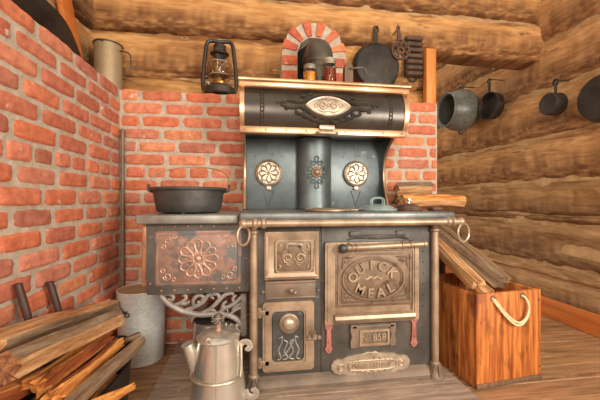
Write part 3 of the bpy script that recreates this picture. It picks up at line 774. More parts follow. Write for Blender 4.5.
for i in range(33):
    t = -1+2*i/32; lens.append((ox+.118*t, oz+.050*(1-t*t)**.85))
for i in range(1, 32):
    t = 1-2*i/32; lens.append((ox+.118*t, oz-.050*(1-t*t)**.85))
lens = lens[::-1]
# plaque follows the roll
nn = 33; vs = []
for i in range(nn):
    t = -1+2*i/(nn-1); h = .050*max(1-t*t, 0)**.85
    for j in range(9): vs.append(fR(ox+.118*t, oz-h+2*h*j/8, .004))
b.add(vs, [(i*9+j, (i+1)*9+j, (i+1)*9+j+1, i*9+j+1) for i in range(nn-1) for j in range(8)])
relief(b, lens+[lens[0]], fR, .005, .002, 8, 1)
pq = obj('plaque', b, 'silver', rd, label='pale nickel eye-shaped plaque')
b = B()
for s_ in (-1, 1):
    relief(b, curl(ox+s_*.030, oz, .024, 0, 1.5, sgn=s_), fR, .0036, .004); relief(b, curl(ox+s_*.068, oz, .015, PI, 1.3, sgn=-s_), fR, .0032, .004)
    relief(b, sp2([(ox, oz+.03), (ox+s_*.03, oz+.034), (ox+s_*.06, oz+.022)]), fR, .003, .004); relief(b, sp2([(ox, oz-.03), (ox+s_*.03, oz-.034), (ox+s_*.06, oz-.022)]), fR, .003, .004)
relief(b, curl(ox, oz, .012, 0, 1), fR, .003, .004)
obj('plaque_relief', b, 'bronze', pq)
b = B()
for s_ in (-1, 1):
    relief(b, sp2([(ox, oz+.062), (ox+s_*.05, oz+.055), (ox+s_*.10, oz+.034), (ox+s_*.15, oz+.016), (ox+s_*.20, oz+.022), (ox+s_*.245, oz+.008)]), fR, .011, .005)
    relief(b, sp2([(ox, oz-.066), (ox+s_*.05, oz-.060), (ox+s_*.10, oz-.038), (ox+s_*.15, oz-.012), (ox+s_*.20, oz-.018), (ox+s_*.25, oz-.004)]), fR, .011, .005)
    for k, (u_, w_) in enumerate(((.03, .066), (.065, .058), (.10, .046), (.14, .030))):
        if w_ < .06: relief(b, sp2([(ox+s_*u_, oz+w_-.010), (ox+s_*(u_+.022), oz+w_+.004), (ox+s_*(u_+.045), oz+w_-.002)]), fR, .0095, .005)
        relief(b, sp2([(ox+s_*(u_-.02), oz-w_+.004), (ox+s_*u_, oz-w_-.018), (ox+s_*(u_+.028), oz-w_-.012), (ox+s_*(u_+.03), oz-w_+.004)]), fR, .0095, .005)
    relief(b, curl(ox+s_*.225, oz+.018, .014, 0, 1.1, sgn=s_), fR, .006); relief(b, curl(ox+s_*.22, oz-.022, .012, 0, 1.1, sgn=-s_), fR, .006)
    relief(b, sp2([(ox+s_*.24, oz+.004), (ox+s_*.262, oz+.010), (ox+s_*.27, oz+.0)]), fR, .006)
    relief(b, sp2([(ox+s_*.006, oz-.066), (ox+s_*.012, oz-.088), (ox+s_*.03, oz-.09)]), fR, .007)
obj('leaf_scroll', b, 'black_enamel', rd)
for x0, x1 in ((CX0-.018, CX0+.004), (CX1-.004, CX1+.020)):
    prof = [(cyr(1.236+.2*i/14)-.006, 1.236+.2*i/14) for i in range(15)]+[(1.94, 1.436), (1.94, 1.236)]
    b = B(); b.prism(prof, lambda a, c, d: Vector((x0+d, a, c)), x1-x0)
    obj('end_cap', b, 'gold', wc)
b = B(); b.box((-.082, 1.640, 1.436), (.834, 1.955, 1.486), .006, 2)
sh = obj('top_shelf', b, 'gold', wc)
b = B(); b.tube([(-.082, 1.637, 1.472), (.834, 1.637, 1.472)], .011, 10); b.tube([(-.08, 1.642, 1.441), (.832, 1.642, 1.441)], .005, 8); obj('shelf_bead', b, 'gold', sh)
b = B(); b.box((-.078, 1.648, 1.203), (.818, 1.69, 1.238), .004); lipo = obj('lower_lip', b, 'gold', wc)
b = B(); rivets(b, [(-.05+.105*i, 1.22) for i in range(9)], fY(1.648), .005); obj('rivet_row', b, 'bronze', lipo)
b = B(); hx = .372
b.box((hx-.042, 1.630, 1.226), (hx+.042, 1.65, 1.252), .006); b.tube(spline([(hx-.05, 1.645, 1.212), (hx-.045, 1.615, 1.206), (hx, 1.607, 1.204), (hx+.045, 1.615, 1.206), (hx+.05, 1.645, 1.212)], 6), .009, 10)
obj('pull_handle', b, 'silver', lipo)

# ============================================================ STOVEPIPE
b = B(); pc = Vector((AX, 1.83, 0)); zc = 1.748; rad = .076
path = [(AX-.004, 1.83, 1.487), (AX-.004, 1.83, 1.66)]
for i in range(9):
    a = PI/2*i/8; path.append((AX, 1.83+.09*(1-math.cos(a)), 1.66+.09*math.sin(a)))
path.append((AX, 2.13, 1.752))
b.tube(path, rad, 32)
sp = obj('stovepipe', b, 'pipe', at=(AX, 1.83, 1.487)); tag(sp, 'dark metal stovepipe bending from the stove top into the arched brick flue', 'stovepipe')
for z in (1.62, 1.652, 1.55):
    b = B(); b.tube([(AX-.004, 1.83, z-.006), (AX-.004, 1.83, z+.006)], rad+.003, 32); obj('pipe_collar', b, 'pipe', sp)
b = B(); b.tube([(AX-.004, 1.83, 1.487), (AX-.004, 1.83, 1.498)], rad+.016, 32); obj('pipe_flange', b, 'pipe', sp)

# ============================================================ THINGS ON AND ABOVE THE STOVE
def hollow(prof_out, wall):
    """closed vessel profile from an outer profile (bottom centre -> rim)"""
    inn = [(max(r_-wall, 0), z+(wall if i < 2 else 0)) for i, (r_, z) in enumerate(prof_out)]
    return prof_out+[(prof_out[-1][0]-wall*.5, prof_out[-1][1]+wall*.4)]+inn[::-1]
def T(x, y, z): return Matrix.Translation((x, y, z))

# dutch oven on the side shelf
c = Vector((-.319, 1.635, .7972))
t = thing('dutch_oven', 'wide black cast iron pot with wire bail on the left side shelf', 'pot', c)
b = B(); b.lathe(hollow([(0, .006), (.142, .006), (.150, .014), (.157, .05), (.166, .108), (.175, .110), (.176, .120)], .008), T(*c), 56)
obj('pot_body', b, 'pot_iron', t)
b = B(); b.tube([c+Vector((.174*math.cos(2*PI*i/48), .174*math.sin(2*PI*i/48), .114)) for i in range(48)], .0065, 8, closed=True); obj('rim', b, 'pot_iron', t)
for k in range(3):
    a = 2*PI*k/3+.5; b = B(); b.lathe([(0, 0), (.010, 0), (.013, .012), (0, .014)], T(c.x+.13*math.cos(a), c.y+.13*math.sin(a), c.z), 12); obj('foot', b, 'pot_iron', t)
for s_ in (-1, 1):
    b = B(); b.tube(spline([c+Vector((s_*.166, -.014, .100)), c+Vector((s_*.188, -.014, .112)), c+Vector((s_*.190, 0, .135)), c+Vector((s_*.188, .014, .112)), c+Vector((s_*.166, .014, .100))], 5), .006, 8); obj('ear', b, 'pot_iron', t)
b = B(); pts = [c+Vector((-.189*math.cos(PI*i/30), .135*math.sin(PI*i/30), .124+.115*math.sin(PI*i/30)**.6)) for i in range(31)]
b.tube(pts, .0032, 8); obj('bail_handle', b, 'bright_wire', t)

# lids lying on the cooktop
ZT = .8062
p = PZ(331, 211, ZT+.006); p.y = 1.50; p = Vector((.345, 1.50, ZT))
t = thing('griddle', 'flat round pale griddle plate lying on the cooktop', 'griddle', p)
b = B(); b.lathe([(0, 0), (.105, 0), (.112, .004), (.112, .010), (.104, .013), (.098, .009), (0, .009)], T(*p), 48); obj('plate', b, 'bronze', t)
b = B(); b.box((p.x+.105, p.y-.012, p.z+.003), (p.x+.150, p.y+.012, p.z+.010), .003); obj('tab_handle', b, 'bronze', t)
def pot_lid(p, rad, h, m, label, loop, hm):
    t = thing('pot_lid', label, 'pot lid', p)
    b = B(); b.lathe([(0, .001), (rad*.95, .0), (rad, .005), (rad*.98, .011), (rad*.86, .013), (rad*.80, h*.62), (rad*.55, h*.85), (rad*.2, h), (0, h)], T(*p), 48); obj('lid_body', b, m, t)
    b = B()
    if loop:
        for dy in (-.012, .012): b.tube(spline([p+Vector((-.032, dy, h*.8)), p+Vector((-.030, dy, h+.020)), p+Vector((-.012, dy, h+.030)), p+Vector((.012, dy, h+.030)), p+Vector((.030, dy, h+.020)), p+Vector((.032, dy, h*.8))], 5), .005, 8)
        b.tube([p+Vector((0, -.012, h+.030)), p+Vector((0, .012, h+.030))], .006, 8)
    else: b.lathe([(0, h-.002), (.008, h-.002), (.006, h+.010), (.015, h+.016), (.014, h+.025), (0, h+.028)], T(*p), 16)
    obj('handle' if loop else 'knob', b, hm, t)
pot_lid(Vector((.605, 1.53, ZT)), .098, .034, 'blue_enamel', 'grey-blue pot lid with double loop handle lying on the cooktop', True, 'blue_enamel')
pot_lid(Vector((.776, 1.535, ZT)), .068, .036, 'rust_iron', 'small rusty brown pot lid with knob on the cooktop', False, 'tin')
b = B(); pp = Vector((.893, 1.49, ZT)); b.box(pp+Vector((-.035, -.025, 0)), pp+Vector((.028, .025, .02)), .01, 3, T(*pp) @ Matrix.Rotation(.3, 4, 'Z') @ T(*(-pp)))
tag(obj('firebrick_scrap', b, 'rust_iron', at=pp), 'low dark brown block at the right end of the cooktop', 'block')

# jars on the high shelf
ZS = 1.4862
def jar(p, rad, h, m, name_label):
    t = thing('glass_jar', name_label, 'jar', p)
    b = B(); hb_ = h*.74
    b.lathe([(0, .003), (rad*.9, 0), (rad, .006), (rad, hb_*.86), (rad*.84, hb_), (rad*.80, hb_+.006), (rad*.76, hb_+.006), (rad*.78, hb_), (rad-.004, hb_*.85), (rad-.004, .008), (0, .008)], T(*p), 32); obj('jar_body', b, 'glass', t)
    b = B(); b.lathe([(0, .0086), (rad-.0046, .0086), (rad-.0046, hb_*.80), (0, hb_*.80)], T(*p), 32); obj('preserve', b, m, t)
    b = B(); b.lathe([(rad*.80, hb_+.004), (rad*.90, hb_+.004), (rad*.92, h-.008), (rad*.86, h), (0, h)], T(*p), 32)
    for k in range(3): b.tube([p+Vector((rad*.915*math.cos(2*PI*i/28), rad*.915*math.sin(2*PI*i/28), hb_+.010+.007*k)) for i in range(28)], .0022, 6, closed=True)
    obj('lid', b, 'zinc', t)
x = PY(310, 75, 1.70).x; jar(Vector((x, 1.70, ZS)), .036, .095, 'jam_orange', 'short glass jar of orange preserve on the warming shelf')
x = PY(328.3, 75, 1.72).x; jar(Vector((x, 1.694, ZS)), .037, .135, 'jam_red', 'taller glass jar of dark red preserve on the warming shelf')
x = PY(348, 75, 1.82).x; p = Vector((x, 1.82, ZS))
t = thing('wooden_paddle', 'upright dark wooden block with bent wire handle on the warming shelf', 'wooden tool', p)
b = B(); b.prism([(p.x-.027, p.z), (p.x+.027, p.z), (p.x+.026, p.z+.150), (p.x+.016, p.z+.172), (p.x-.014, p.z+.172), (p.x-.026, p.z+.145)], fY(p.y+.02), .04, .004); obj('board', b, 'dark_wood', t)
b = B(); g = lambda u, v: PY(u, v, 1.79)
b.tube(spline([g(350, 68), g(356, 68), g(361, 67.5), g(365, 69), g(366.5, 73), g(365.5, 79), g(365, 84)], 5), .006, 8); obj('wire_handle', b, 'wire', t)

# ============================================================ HANGING ON THE BACK LOG WALL
def nail(b, x, y0, y1, z): b.tube([(x, y0, z), (x, y1, z)], .004, 6)
# skillet, back towards the room
def skillet(name, label, c, axis_m, rad, depth, handle_len, m='black_iron', group=None, mouth=False, hw=.013, bt=.88):
    """axis_m takes local +z to the direction facing away from the wall"""
    t = thing(name, label, 'pan', c, group=group); mt = Matrix.Translation(c) @ axis_m
    b = B()
    if mouth: prof = [(0, 0), (rad*.86, 0), (rad*.9, .004), (rad, depth), (rad-.006, depth+.001), (rad*.9-.008, .008), (0, .007)]
    else: prof = [(0, depth), (rad*(bt-.06), depth), (rad*bt, depth-.004), (rad, 0), (rad-.006, 0), (rad*(bt-.02)-.006, depth-.009), (0, depth-.008)]
    b.lathe(prof, mt, 48); obj('pan_body', b, m, t)
    b = B(); zl = depth*.85 if mouth else depth*.2
    H = lambda w_, h_: mt @ Vector((w_, h_, zl))
    pts = [(0, rad*.95), (0, rad+.03), (0, rad+handle_len*.6), (0, rad+handle_len-.02)]
    b.tube([H(*q) for q in spline2(pts)], [hw*1.5]+[hw]*(len(spline2(pts))-2)+[hw*1.15], 10, flat=.55)
    b.tube([mt @ Vector((.016*math.cos(2*PI*i/16), rad+handle_len-.008+.020*math.sin(2*PI*i/16), zl)) for i in range(16)], .0075, 8, closed=True)
    obj('handle', b, m, t)
    return t, mt
def spline2(pts): return [(q.x, q.y) for q in spline([(a, c_, 0) for a, c_ in pts], 5)]
YW = 2.185
faceY = Matrix.Rotation(PI/2, 4, 'X')                                   # local z -> -y, local y -> +z
t, mt = skillet('skillet', 'large black cast iron skillet hanging on the back log wall', Vector((.836, 2.15, 1.785)), faceY, .170, .045, .105)
b = B(); nail(b, .836, 2.10, 2.2, 2.054); obj('nail', b, 'wire', t)
b = B(); b.lathe([(.148, .0445), (.152, .048), (.156, .044)], mt, 48); obj('heat_ring', b, 'black_iron', t)
# lacy trivet
c = Vector((.998, 2.10, 1.895)); t = thing('trivet', 'round openwork iron trivet hanging between the skillet and the ribbed pan', 'trivet', c)
b = B(); fn = fY(c.y)
frame(b, ell(c.x, c.z, .068, .068), ell(c.x, c.z, .059, .059), fn, .010)
frame(b, ell(c.x, c.z, .024, .024, 24), ell(c.x, c.z, .014, .014, 24), fn, .010)
for j in range(7):
    a = 2*PI*j/7+.2; frame(b, ell(c.x+.041*math.cos(a), c.z+.041*math.sin(a), .0205, .0205, 18), ell(c.x+.041*math.cos(a), c.z+.041*math.sin(a), .012, .012, 18), fn, .010)
obj('lattice', b, 'rust_iron', t)
b = B(); b.prism([(c.x-.022, c.z+.06), (c.x-.024, c.z+.11), (c.x-.032, c.z+.16), (c.x-.020, c.z+.178), (c.x-.008, c.z+.16), (c.x-.002, c.z+.12), (c.x+.008, c.z+.06)][::-1], fn, .010, .002); obj('handle', b, 'rust_iron', t)
b = B(); nail(b, c.x-.018, 2.075, 2.23, c.z+.150); obj('nail', b, 'wire', t)
# ribbed corn-bread pan
c = Vector((1.132, 2.165, 1.892)); t = thing('cornbread_pan', 'black iron ribbed cornbread pan hanging beside the orange post', 'baking pan', c)
b = B(); w_, h_ = .064, .145; fn = fY(c.y+.02)
b.prism(rrect(c.x-w_, c.z-h_, c.x+w_, c.z+h_, .012), fn, .018, .003)
obj('tray', b, 'black_iron', t)
for j in range(7):
    z = c.z-h_+.020+.0418*j; b = B()
    b.tube([(c.x-w_+.004, c.y-.002, z), (c.x-w_+.012, c.y-.008, z), (c.x+w_-.012, c.y-.008, z), (c.x+w_-.004, c.y-.002, z)], [.010, .0165, .0165, .010], 12); obj('mould_rib', b, 'rust_iron', t)
for s_ in (-1, 1):
    b = B(); b.tube(spline([(c.x-.028, c.y+.012, c.z+s_*h_), (c.x-.020, c.y+.012, c.z+s_*(h_+.022)), (c.x+.020, c.y+.012, c.z+s_*(h_+.022)), (c.x+.028, c.y+.012, c.z+s_*h_)], 5), .007, 8); obj('end_handle', b, 'black_iron', t)

# hurricane lantern on the brick ledge
c = Vector((-.222, 2.085, TOP)); t = thing('hurricane_lantern', 'black hurricane lantern with glass globe on the brick ledge', 'lantern', c)
b = B(); b.lathe([(0, 0), (.098, 0), (.104, .008), (.100, .045), (.082, .062), (.050, .070), (0, .072)], T(*c), 36); obj('fuel_tank', b, 'black_enamel', t)
b = B(); b.lathe([(0, .070), (.040, .070), (.046, .088), (.042, .098), (.016, .110), (.012, .122), (0, .122)], T(*c), 28); obj('burner', b, 'light_burner', t)
b = B(); b.lathe([(.046, .090), (.066, .115), (.078, .150), (.074, .195), (.055, .245), (.050, .262), (.047, .262), (.052, .243), (.071, .194), (.075, .150), (.063, .117), (.044, .092)], T(*c), 40); obj('glass_globe', b, 'globe', t)
b = B(); b.lathe([(0, .262), (.056, .262), (.060, .270), (.050, .278), (.040, .300), (.040, .322), (.030, .330), (.0, .332)], T(*c), 32); obj('chimney_cap', b, 'black_enamel', t)
for s_ in (-1, 1):
    b = B(); b.tube(spline([c+Vector((s_*.095, 0, .035)), c+Vector((s_*.103, 0, .07)), c+Vector((s_*.100, 0, .16)), c+Vector((s_*.086, 0, .29)), c+Vector((s_*.078, 0, .335)), c+Vector((s_*.055, 0, .352)), c+Vector((s_*.0, 0, .350))], 6), .0125, 12); obj('side_tube', b, 'black_enamel', t)
b = B()
for z, rr_ in ((.125, .074), (.205, .075)): b.tube([c+Vector((rr_*math.cos(2*PI*i/36), rr_*math.sin(2*PI*i/36), z)) for i in range(36)], .0022, 6, closed=True)
for s_ in (-1, 1): b.tube([c+Vector((s_*.074, 0, .125)), c+Vector((s_*.098, 0, .125))], .003, 6); b.tube([c+Vector((s_*.075, 0, .205)), c+Vector((s_*.096, 0, .205))], .003, 6)
b.tube([c+Vector((-.05, -.055, .125)), c+Vector((.05, -.058, .205))], .002, 6); b.tube([c+Vector((.05, -.055, .125)), c+Vector((-.05, -.058, .205))], .002, 6)
obj('globe_guard', b, 'bright_wire', t)
b = B(); b.lathe([(0, .07), (.012, .07), (.015, .078), (.010, .085), (0, .086)], T(c.x-.065, c.y-.05, c.z-.01), 16); obj('filler_cap', b, 'bright_wire', t)

# tan tin can with a wire handle, in the corner on the ledge
c = Vector((-.882, 2.085, TOP)); t = thing('tin_can', 'tall dusty tan tin can with bent wire handle on the corner ledge', 'can', c)
b = B(); b.lathe(hollow([(0, 0), (.073, 0), (.075, .006), (.075, .275), (.078, .282)], .003), T(*c), 40); obj('can_body', b, 'tan_tin', t)
b = B(); b.tube([c+Vector((.078*math.cos(2*PI*i/40), .078*math.sin(2*PI*i/40), .282)) for i in range(40)], .0045, 8, closed=True); b.sphere(c+Vector((.0, -.079, .278)), .007); obj('rim_wire', b, 'wire', t)
b = B(); b.tube(spline([c+Vector((.073, -.02, .245)), c+Vector((.10, -.02, .242)), c+Vector((.122, -.02, .235)), c+Vector((.134, -.02, .215)), c+Vector((.138, -.02, .17)), c+Vector((.132, -.02, .135)), c+Vector((.124, -.02, .125))], 6), .0042, 8); obj('wire_handle', b, 'wire', t)

# black sheet-iron shovel lying on the left ledge, and the orange board in the corner behind it
p = Vector((-.875, 1.35, TOP+.002)); t = thing('fire_shovel', 'black iron fire shovel lying along the top of the left brick wall', 'shovel', p)
b = B(); vs = []; n = 9; prof = []
L0, L1 = 1.10, 1.84
for i in range(15):
    f_ = i/14; y = L0+(L1-L0)*f_; hw_ = .085*(1-.80*smoothstep(.45, 1, f_)); hgt = .105*(1-.85*smoothstep(.4, 1, f_))
    for k in range(n):
        g_ = -1+2*k/(n-1); vs.append(Vector((p.x+g_*hw_, y, TOP+.004+hgt*abs(g_)**2.2)))
b.add(vs, [(i*n+k, i*n+k+1, (i+1)*n+k+1, (i+1)*n+k) for i in range(14) for k in range(n-1)])
o = obj('blade', b, 'bin', t); md = o.modifiers.new('thickness', 'SOLIDIFY'); md.thickness = .004
b = B(); b.tube(spline([(p.x, 1.08, TOP+.03), (p.x-.01, .95, TOP+.05), (p.x-.015, .75, TOP+.06), (p.x-.015, .5, TOP+.04)], 6), .013, 10); obj('handle', b, 'bin', t)
b = B(); q0 = PX(69, -8, -.955); q1 = PX(86, 30, -.955)
b.box((-.025, -.055, 0), (.0, .055, .75), .004, 2, Matrix.Translation((-.955, 1.955, TOP)) @ Matrix.Rotation(R(24), 4, 'X'))
tag(obj('loose_board', b, 'orange_base', at=(-.97, 1.955, TOP)), 'reddish-brown board standing on the left ledge near the log corner', 'board')

# rod leaning in the corner
a_, e_ = PY(119.5, 130, 1.955), PZ(116.5, 338, .0)
a_.x = -.754; a_.y = 1.965; e_ = Vector((-.752, 1.955, .001))
b = B(); b.tube([e_, e_.lerp(a_, .5), a_], .0105, 10); b.sphere(a_, .012, seg=10)
tag(obj('iron_rod', b, 'cast_warm', at=e_), 'long thin brown iron rod standing upright in the brick corner', 'rod')

# ============================================================ HANGING ON THE RIGHT LOG WALL
XW = 2.15
faceX = Matrix(((0, 0, -1, 0), (1, 0, 0, 0), (0, 1, 0, 0), (0, 0, 0, 1)))     # local z -> -x, local y -> +z
q = PX(445, 110, 1.84)
c = Vector((2.13, q.y, q.z)); t = thing('stew_kettle', 'big grey enamel kettle hung mouth outward, farthest along the right log wall', 'kettle', c)
b = B(); mt = Matrix.Translation(c) @ faceX
b.lathe(hollow([(0, 0), (.13, 0), (.150, .012), (.198, .09), (.200, .16), (.172, .235), (.150, .268), (.160, .285)], .006), mt, 52); obj('kettle_body', b, 'grey_enamel', t)
b = B(); b.tube([mt @ Vector((.160*math.cos(2*PI*i/44), .160*math.sin(2*PI*i/44), .286)) for i in range(44)], .008, 8, closed=True); obj('rim', b, 'grey_enamel', t)
for s_ in (-1, 1):
    b = B(); b.tube(spline([mt @ Vector((-.03, s_*.185, .12)), mt @ Vector((-.025, s_*.225, .12)), mt @ Vector((.025, s_*.225, .12)), mt @ Vector((.03, s_*.185, .12))], 5), .007, 8); obj('lug', b, 'wire', t)
b = B(); nail(b, 0, 0, 0.001, 0); b.bm.clear(); b.tube([c+Vector((.03, 0, .235)), c+Vector((-.14, 0, .235))], .005, 6); obj('hook', b, 'wire', t)
def wall_pan(label, u, v, X, rad, depth, hl, mouth, name='skillet', **k):
    q = PX(u, v, X-depth)
    t, mt = skillet(name, label, Vector((X, q.y, q.z)), faceX, rad, depth, hl, mouth=mouth, **k)
    b = B(); zt = rad+hl+.008; b.tube([mt @ Vector((0, zt, -.10)), mt @ Vector((0, zt, depth*.85+.012 if mouth else depth*.2+.012))], .004, 6); obj('nail', b, 'wire', t)
    return t
wall_pan('deep black skillet hanging open side out, next to the grey kettle', 488, 106, 2.11, .122, .075, .105, True)
wall_pan('small dark saucepan hanging bottom out between two larger pans', 547.5, 104, 2.11, .078, .080, .085, False, 'saucepan', hw=.011, bt=.97)
wall_pan('large black skillet at the right edge of the photo on the log wall', 598, 97, 2.10, .150, .05, .10, False)

# ============================================================ LEFT FLOOR: BUCKET, COFFEE POTS
c = Vector((-.610, 1.845, 0.001)); t = thing('galvanised_bucket', 'galvanised bucket with dusty lid standing on the floor in the brick corner', 'bucket', c)
b = B(); hB = .378
b.lathe([(0, .006), (.106, .006), (.108, 0), (.111, 0), (.112, .008), (.117, hB*.55), (.120, hB-.006), (.123, hB), (.119, hB+.003), (.116, hB-.002)], T(*c), 48); obj('bucket_body', b, 'galv', t)
b = B(); b.lathe([(.118, hB-.004), (.118, hB+.001), (.110, hB-.004), (.05, hB-.002), (0, hB)], T(*c), 48); obj('lid', b, 'tan_tin', t)
for dx in (-.055, -.030):
    b = B(); a = math.atan2(-.117, dx); x_, y_ = c.x+.120*math.cos(a), c.y+.120*math.sin(a)
    b.tube([Vector((x_+.010*math.cos(2*PI*i/14), y_-.003, c.z+.275+.010*math.sin(2*PI*i/14))) for i in range(14)], .003, 6, closed=True); obj('handle_ring', b, 'wire', t)
b = B(); b.tube(spline([(c.x-.080, c.y-.092, c.z+.34), (c.x-.070, c.y-.104, c.z+.31), (c.x-.048, c.y-.113, c.z+.29), (c.x-.032, c.y-.118, c.z+.292)], 5), .004, 6); obj('latch', b, 'wire', t)

HZ = .0202
def coffee_pot(c, h, rt, rb, label, full=True, spin=0, lidm='tin'):
    t = thing('coffee_pot', label, 'coffee pot', c); mt = T(*c) @ Matrix.Rotation(spin, 4, 'Z'); P_ = lambda x, y, z: mt @ Vector((x, y, z))
    b = B(); b.lathe([(0, .003), (rb-.006, 0), (rb, .006), (rb-.001, .012), (rb+(rt-rb)*.5, h*.5), (rt, h-.006), (rt+.004, h), (rt, h+.003), (rt-.004, h)], mt, 52)
    b.tube([P_(rb*math.cos(-PI*.45)*1.0, rb*math.sin(-PI*.45), .01), P_(rt*math.cos(-PI*.45), rt*math.sin(-PI*.45), h-.004)], .0022, 6)
    obj('pot_body', b, 'tin', t)
    b = B(); b.lathe([(rt+.002, h+.002), (rt-.004, h+.007), (rt*.72, h+.015), (rt*.4, h+.022), (0, h+.024)], mt, 44); ld = obj('lid', b, lidm, t)
    b = B(); b.lathe([(0, h+.022), (.016, h+.022), (.010, h+.032), (.011, h+.048), (0, h+.05)], mt, 20); obj('knob_stem', b, 'copper', ld, label='coppery knob stem')
    b = B(); b.lathe([(0, h+.047), (.012, h+.047), (.024, h+.056), (.025, h+.070), (.015, h+.082), (0, h+.084)], mt, 20)
    obj('lid_knob', b, 'glass', ld, label='clear glass lid knob')
    b = B(); b.tube(spline([P_(-rt*.30, -rt*.95, h-.01), P_(-rt*.32, -rt*1.02, h+.012), P_(-rt*.2, -rt*.98, h+.02), P_(-rt*.1, -rt*.95, h+.006)], 5), .005, 8, flat=.6); obj('lid_clip', b, 'tin', t)
    # spout: tapered open lip on the left
    s0 = rb+(rt-rb)*.62
    path = [P_(-s0*.93, -.02, h*.62), P_(-s0+.004, -.022, h*.76), P_(-s0-.008, -.028, h*.87), P_(-s0-.016, -.032, h*.95)]
    b = B(); b.tube(path, [.016, .027, .027, .023], 16); obj('spout', b, 'tin', t)
    if full:
        sr = rb+(rt-rb)*.52
        b = B(); pts = []
        for i in range(31):
            a = PI+PI*i/30                      # bail swung down over the front
            s_ = math.sin(PI*i/30)
            zz = h*(.56+.02*s_+.34*smoothstep(.86, 1, i/30))
            k_ = rb+(rt-rb)*zz/h+.007
            pts.append(P_(k_*math.cos(a), k_*math.sin(a), zz))
        b.tube(pts, .0042, 8); obj('bail_handle', b, 'bright_wire', t)
    # strap handle: two curled brackets at the right side
    for z0, s_ in ((h*.90, 1), (h*.28, -1)):
        rr_ = rb+(rt-rb)*z0/h
        b = B(); b.tube(spline([P_(rr_-.002, .0, z0-.02*s_), P_(rr_+.006, 0, z0), P_(rr_+.020, 0, z0+.008*s_), P_(rr_+.036, 0, z0+.004*s_), P_(rr_+.041, 0, z0-.010*s_), P_(rr_+.033, 0, z0-.018*s_), P_(rr_+.026, 0, z0-.012*s_)], 6), .012, 10, flat=2.2 if False else .2); obj('handle_bracket', b, 'tin', t)
    return t
coffee_pot(Vector((-.140, 1.262, HZ)), .318, .078, .116, 'large tin coffee pot in front of the stove beside its left column', spin=-.12)
coffee_pot(Vector((-.205, 1.60, HZ)), .262, .085, .108, 'smaller tin coffee pot behind the large one, under the scroll bracket', full=False, spin=2.6, lidm='black_iron')

# ============================================================ FIREWOOD
GREY, TAN, ORANGE, RED, BARK, END = hexc('#a08668')[:3], hexc('#dcab76')[:3], hexc('#f2a552')[:3], hexc('#bb652f')[:3], hexc('#66513f')[:3], hexc('#a9744a')[:3]
def split_log(p0, p1, w_, h_, shape, cols, seed, label, roll=0.0, name='split_log', group=None, rough=1.0, taper_=.0):
    """a split billet from p0 to p1; shape = corner list in units of (w, h); cols = one colour per side, then the ends"""
    p0, p1 = Vector(p0), Vector(p1); d = p1-p0; L = d.length; r = random.Random(seed); sd = r.uniform(0, 60)
    n = len(shape); per = 5; N = max(8, int(L/.025))
    b = B(); l = b.layer(); ring = []; rc = []
    for k in range(n):
        a, c_ = shape[k], shape[(k+1) % n]
        for j in range(per): ring.append((a[0]+(c_[0]-a[0])*j/per, a[1]+(c_[1]-a[1])*j/per)); rc.append(cols[k % (len(cols)-1)])
    m = len(ring); rows = []
    for i in range(N+1):
        t = i/N; x = L*t; row = []
        tp = 1-taper_*t
        bend = .012*rough*n3(x*3+sd, 0, 1)
        for k, (a, c_) in enumerate(ring):
            ln = math.hypot(a, c_) or 1
            q = 1+.16*rough*n3(a*3+sd, c_*3, x*2.2)+.07*rough*n3(a*9+sd, c_*9, x*5)+.05*rough*n3(a*14+sd, c_*14, x*1.5)
            ex = 0
            if i in (0, N): ex = (.02*rough*n3(a*6+sd, c_*6, i)+.01*rough*n3(a*15, c_*15, sd))*(1 if i else -1)
            row.append(b.bm.verts.new((x+ex, a*w_*q*tp, c_*h_*q*tp+bend)))
        rows.append(row)
    def put(f, c_):
        k_ = r.uniform(.86, 1.12)
        for lp in f.loops: lp[l] = (c_[0]*k_, c_[1]*k_, c_[2]*k_, 1)
    for i in range(N):
        for k in range(m):
            k2 = (k+1) % m; put(b.bm.faces.new((rows[i][k], rows[i][k2], rows[i+1][k2], rows[i+1][k])), rc[k])
    for row, x in ((rows[0], 0), (rows[-1], L)):
        ctr = b.bm.verts.new((x+(.004 if x else -.004), sum(v.co.y for v in row)/m, sum(v.co.z for v in row)/m))
        for k in range(m): put(b.bm.faces.new((row[k], row[(k+1) % m], ctr)), cols[-1])
    bmesh.ops.recalc_face_normals(b.bm, faces=list(b.bm.faces))
    o = obj(name, b, 'wood_log', local=True, ang=50)
    dn = d.normalized(); q = dn.to_track_quat('X', 'Z'); o.rotation_mode = 'XYZ'
    o.location = p0; o.rotation_euler = (q.to_matrix() @ Matrix.Rotation(roll, 3, 'X')).to_euler()
    tag(o, label, 'firewood', group)
    return o
WEDGE = [(-.5, -.35), (.5, -.45), (.55, .05), (.1, .5), (-.45, .35)]
SLAB = [(-.5, -.4), (.5, -.5), (.5, .4), (-.5, .5)]
HALF = [(-.5, -.4), (0, -.5), (.5, -.4), (.5, .15), (.25, .45), (-.25, .5), (-.5, .15)]
TRI = [(-.5, -.45), (.5, -.4), (.05, .55)]

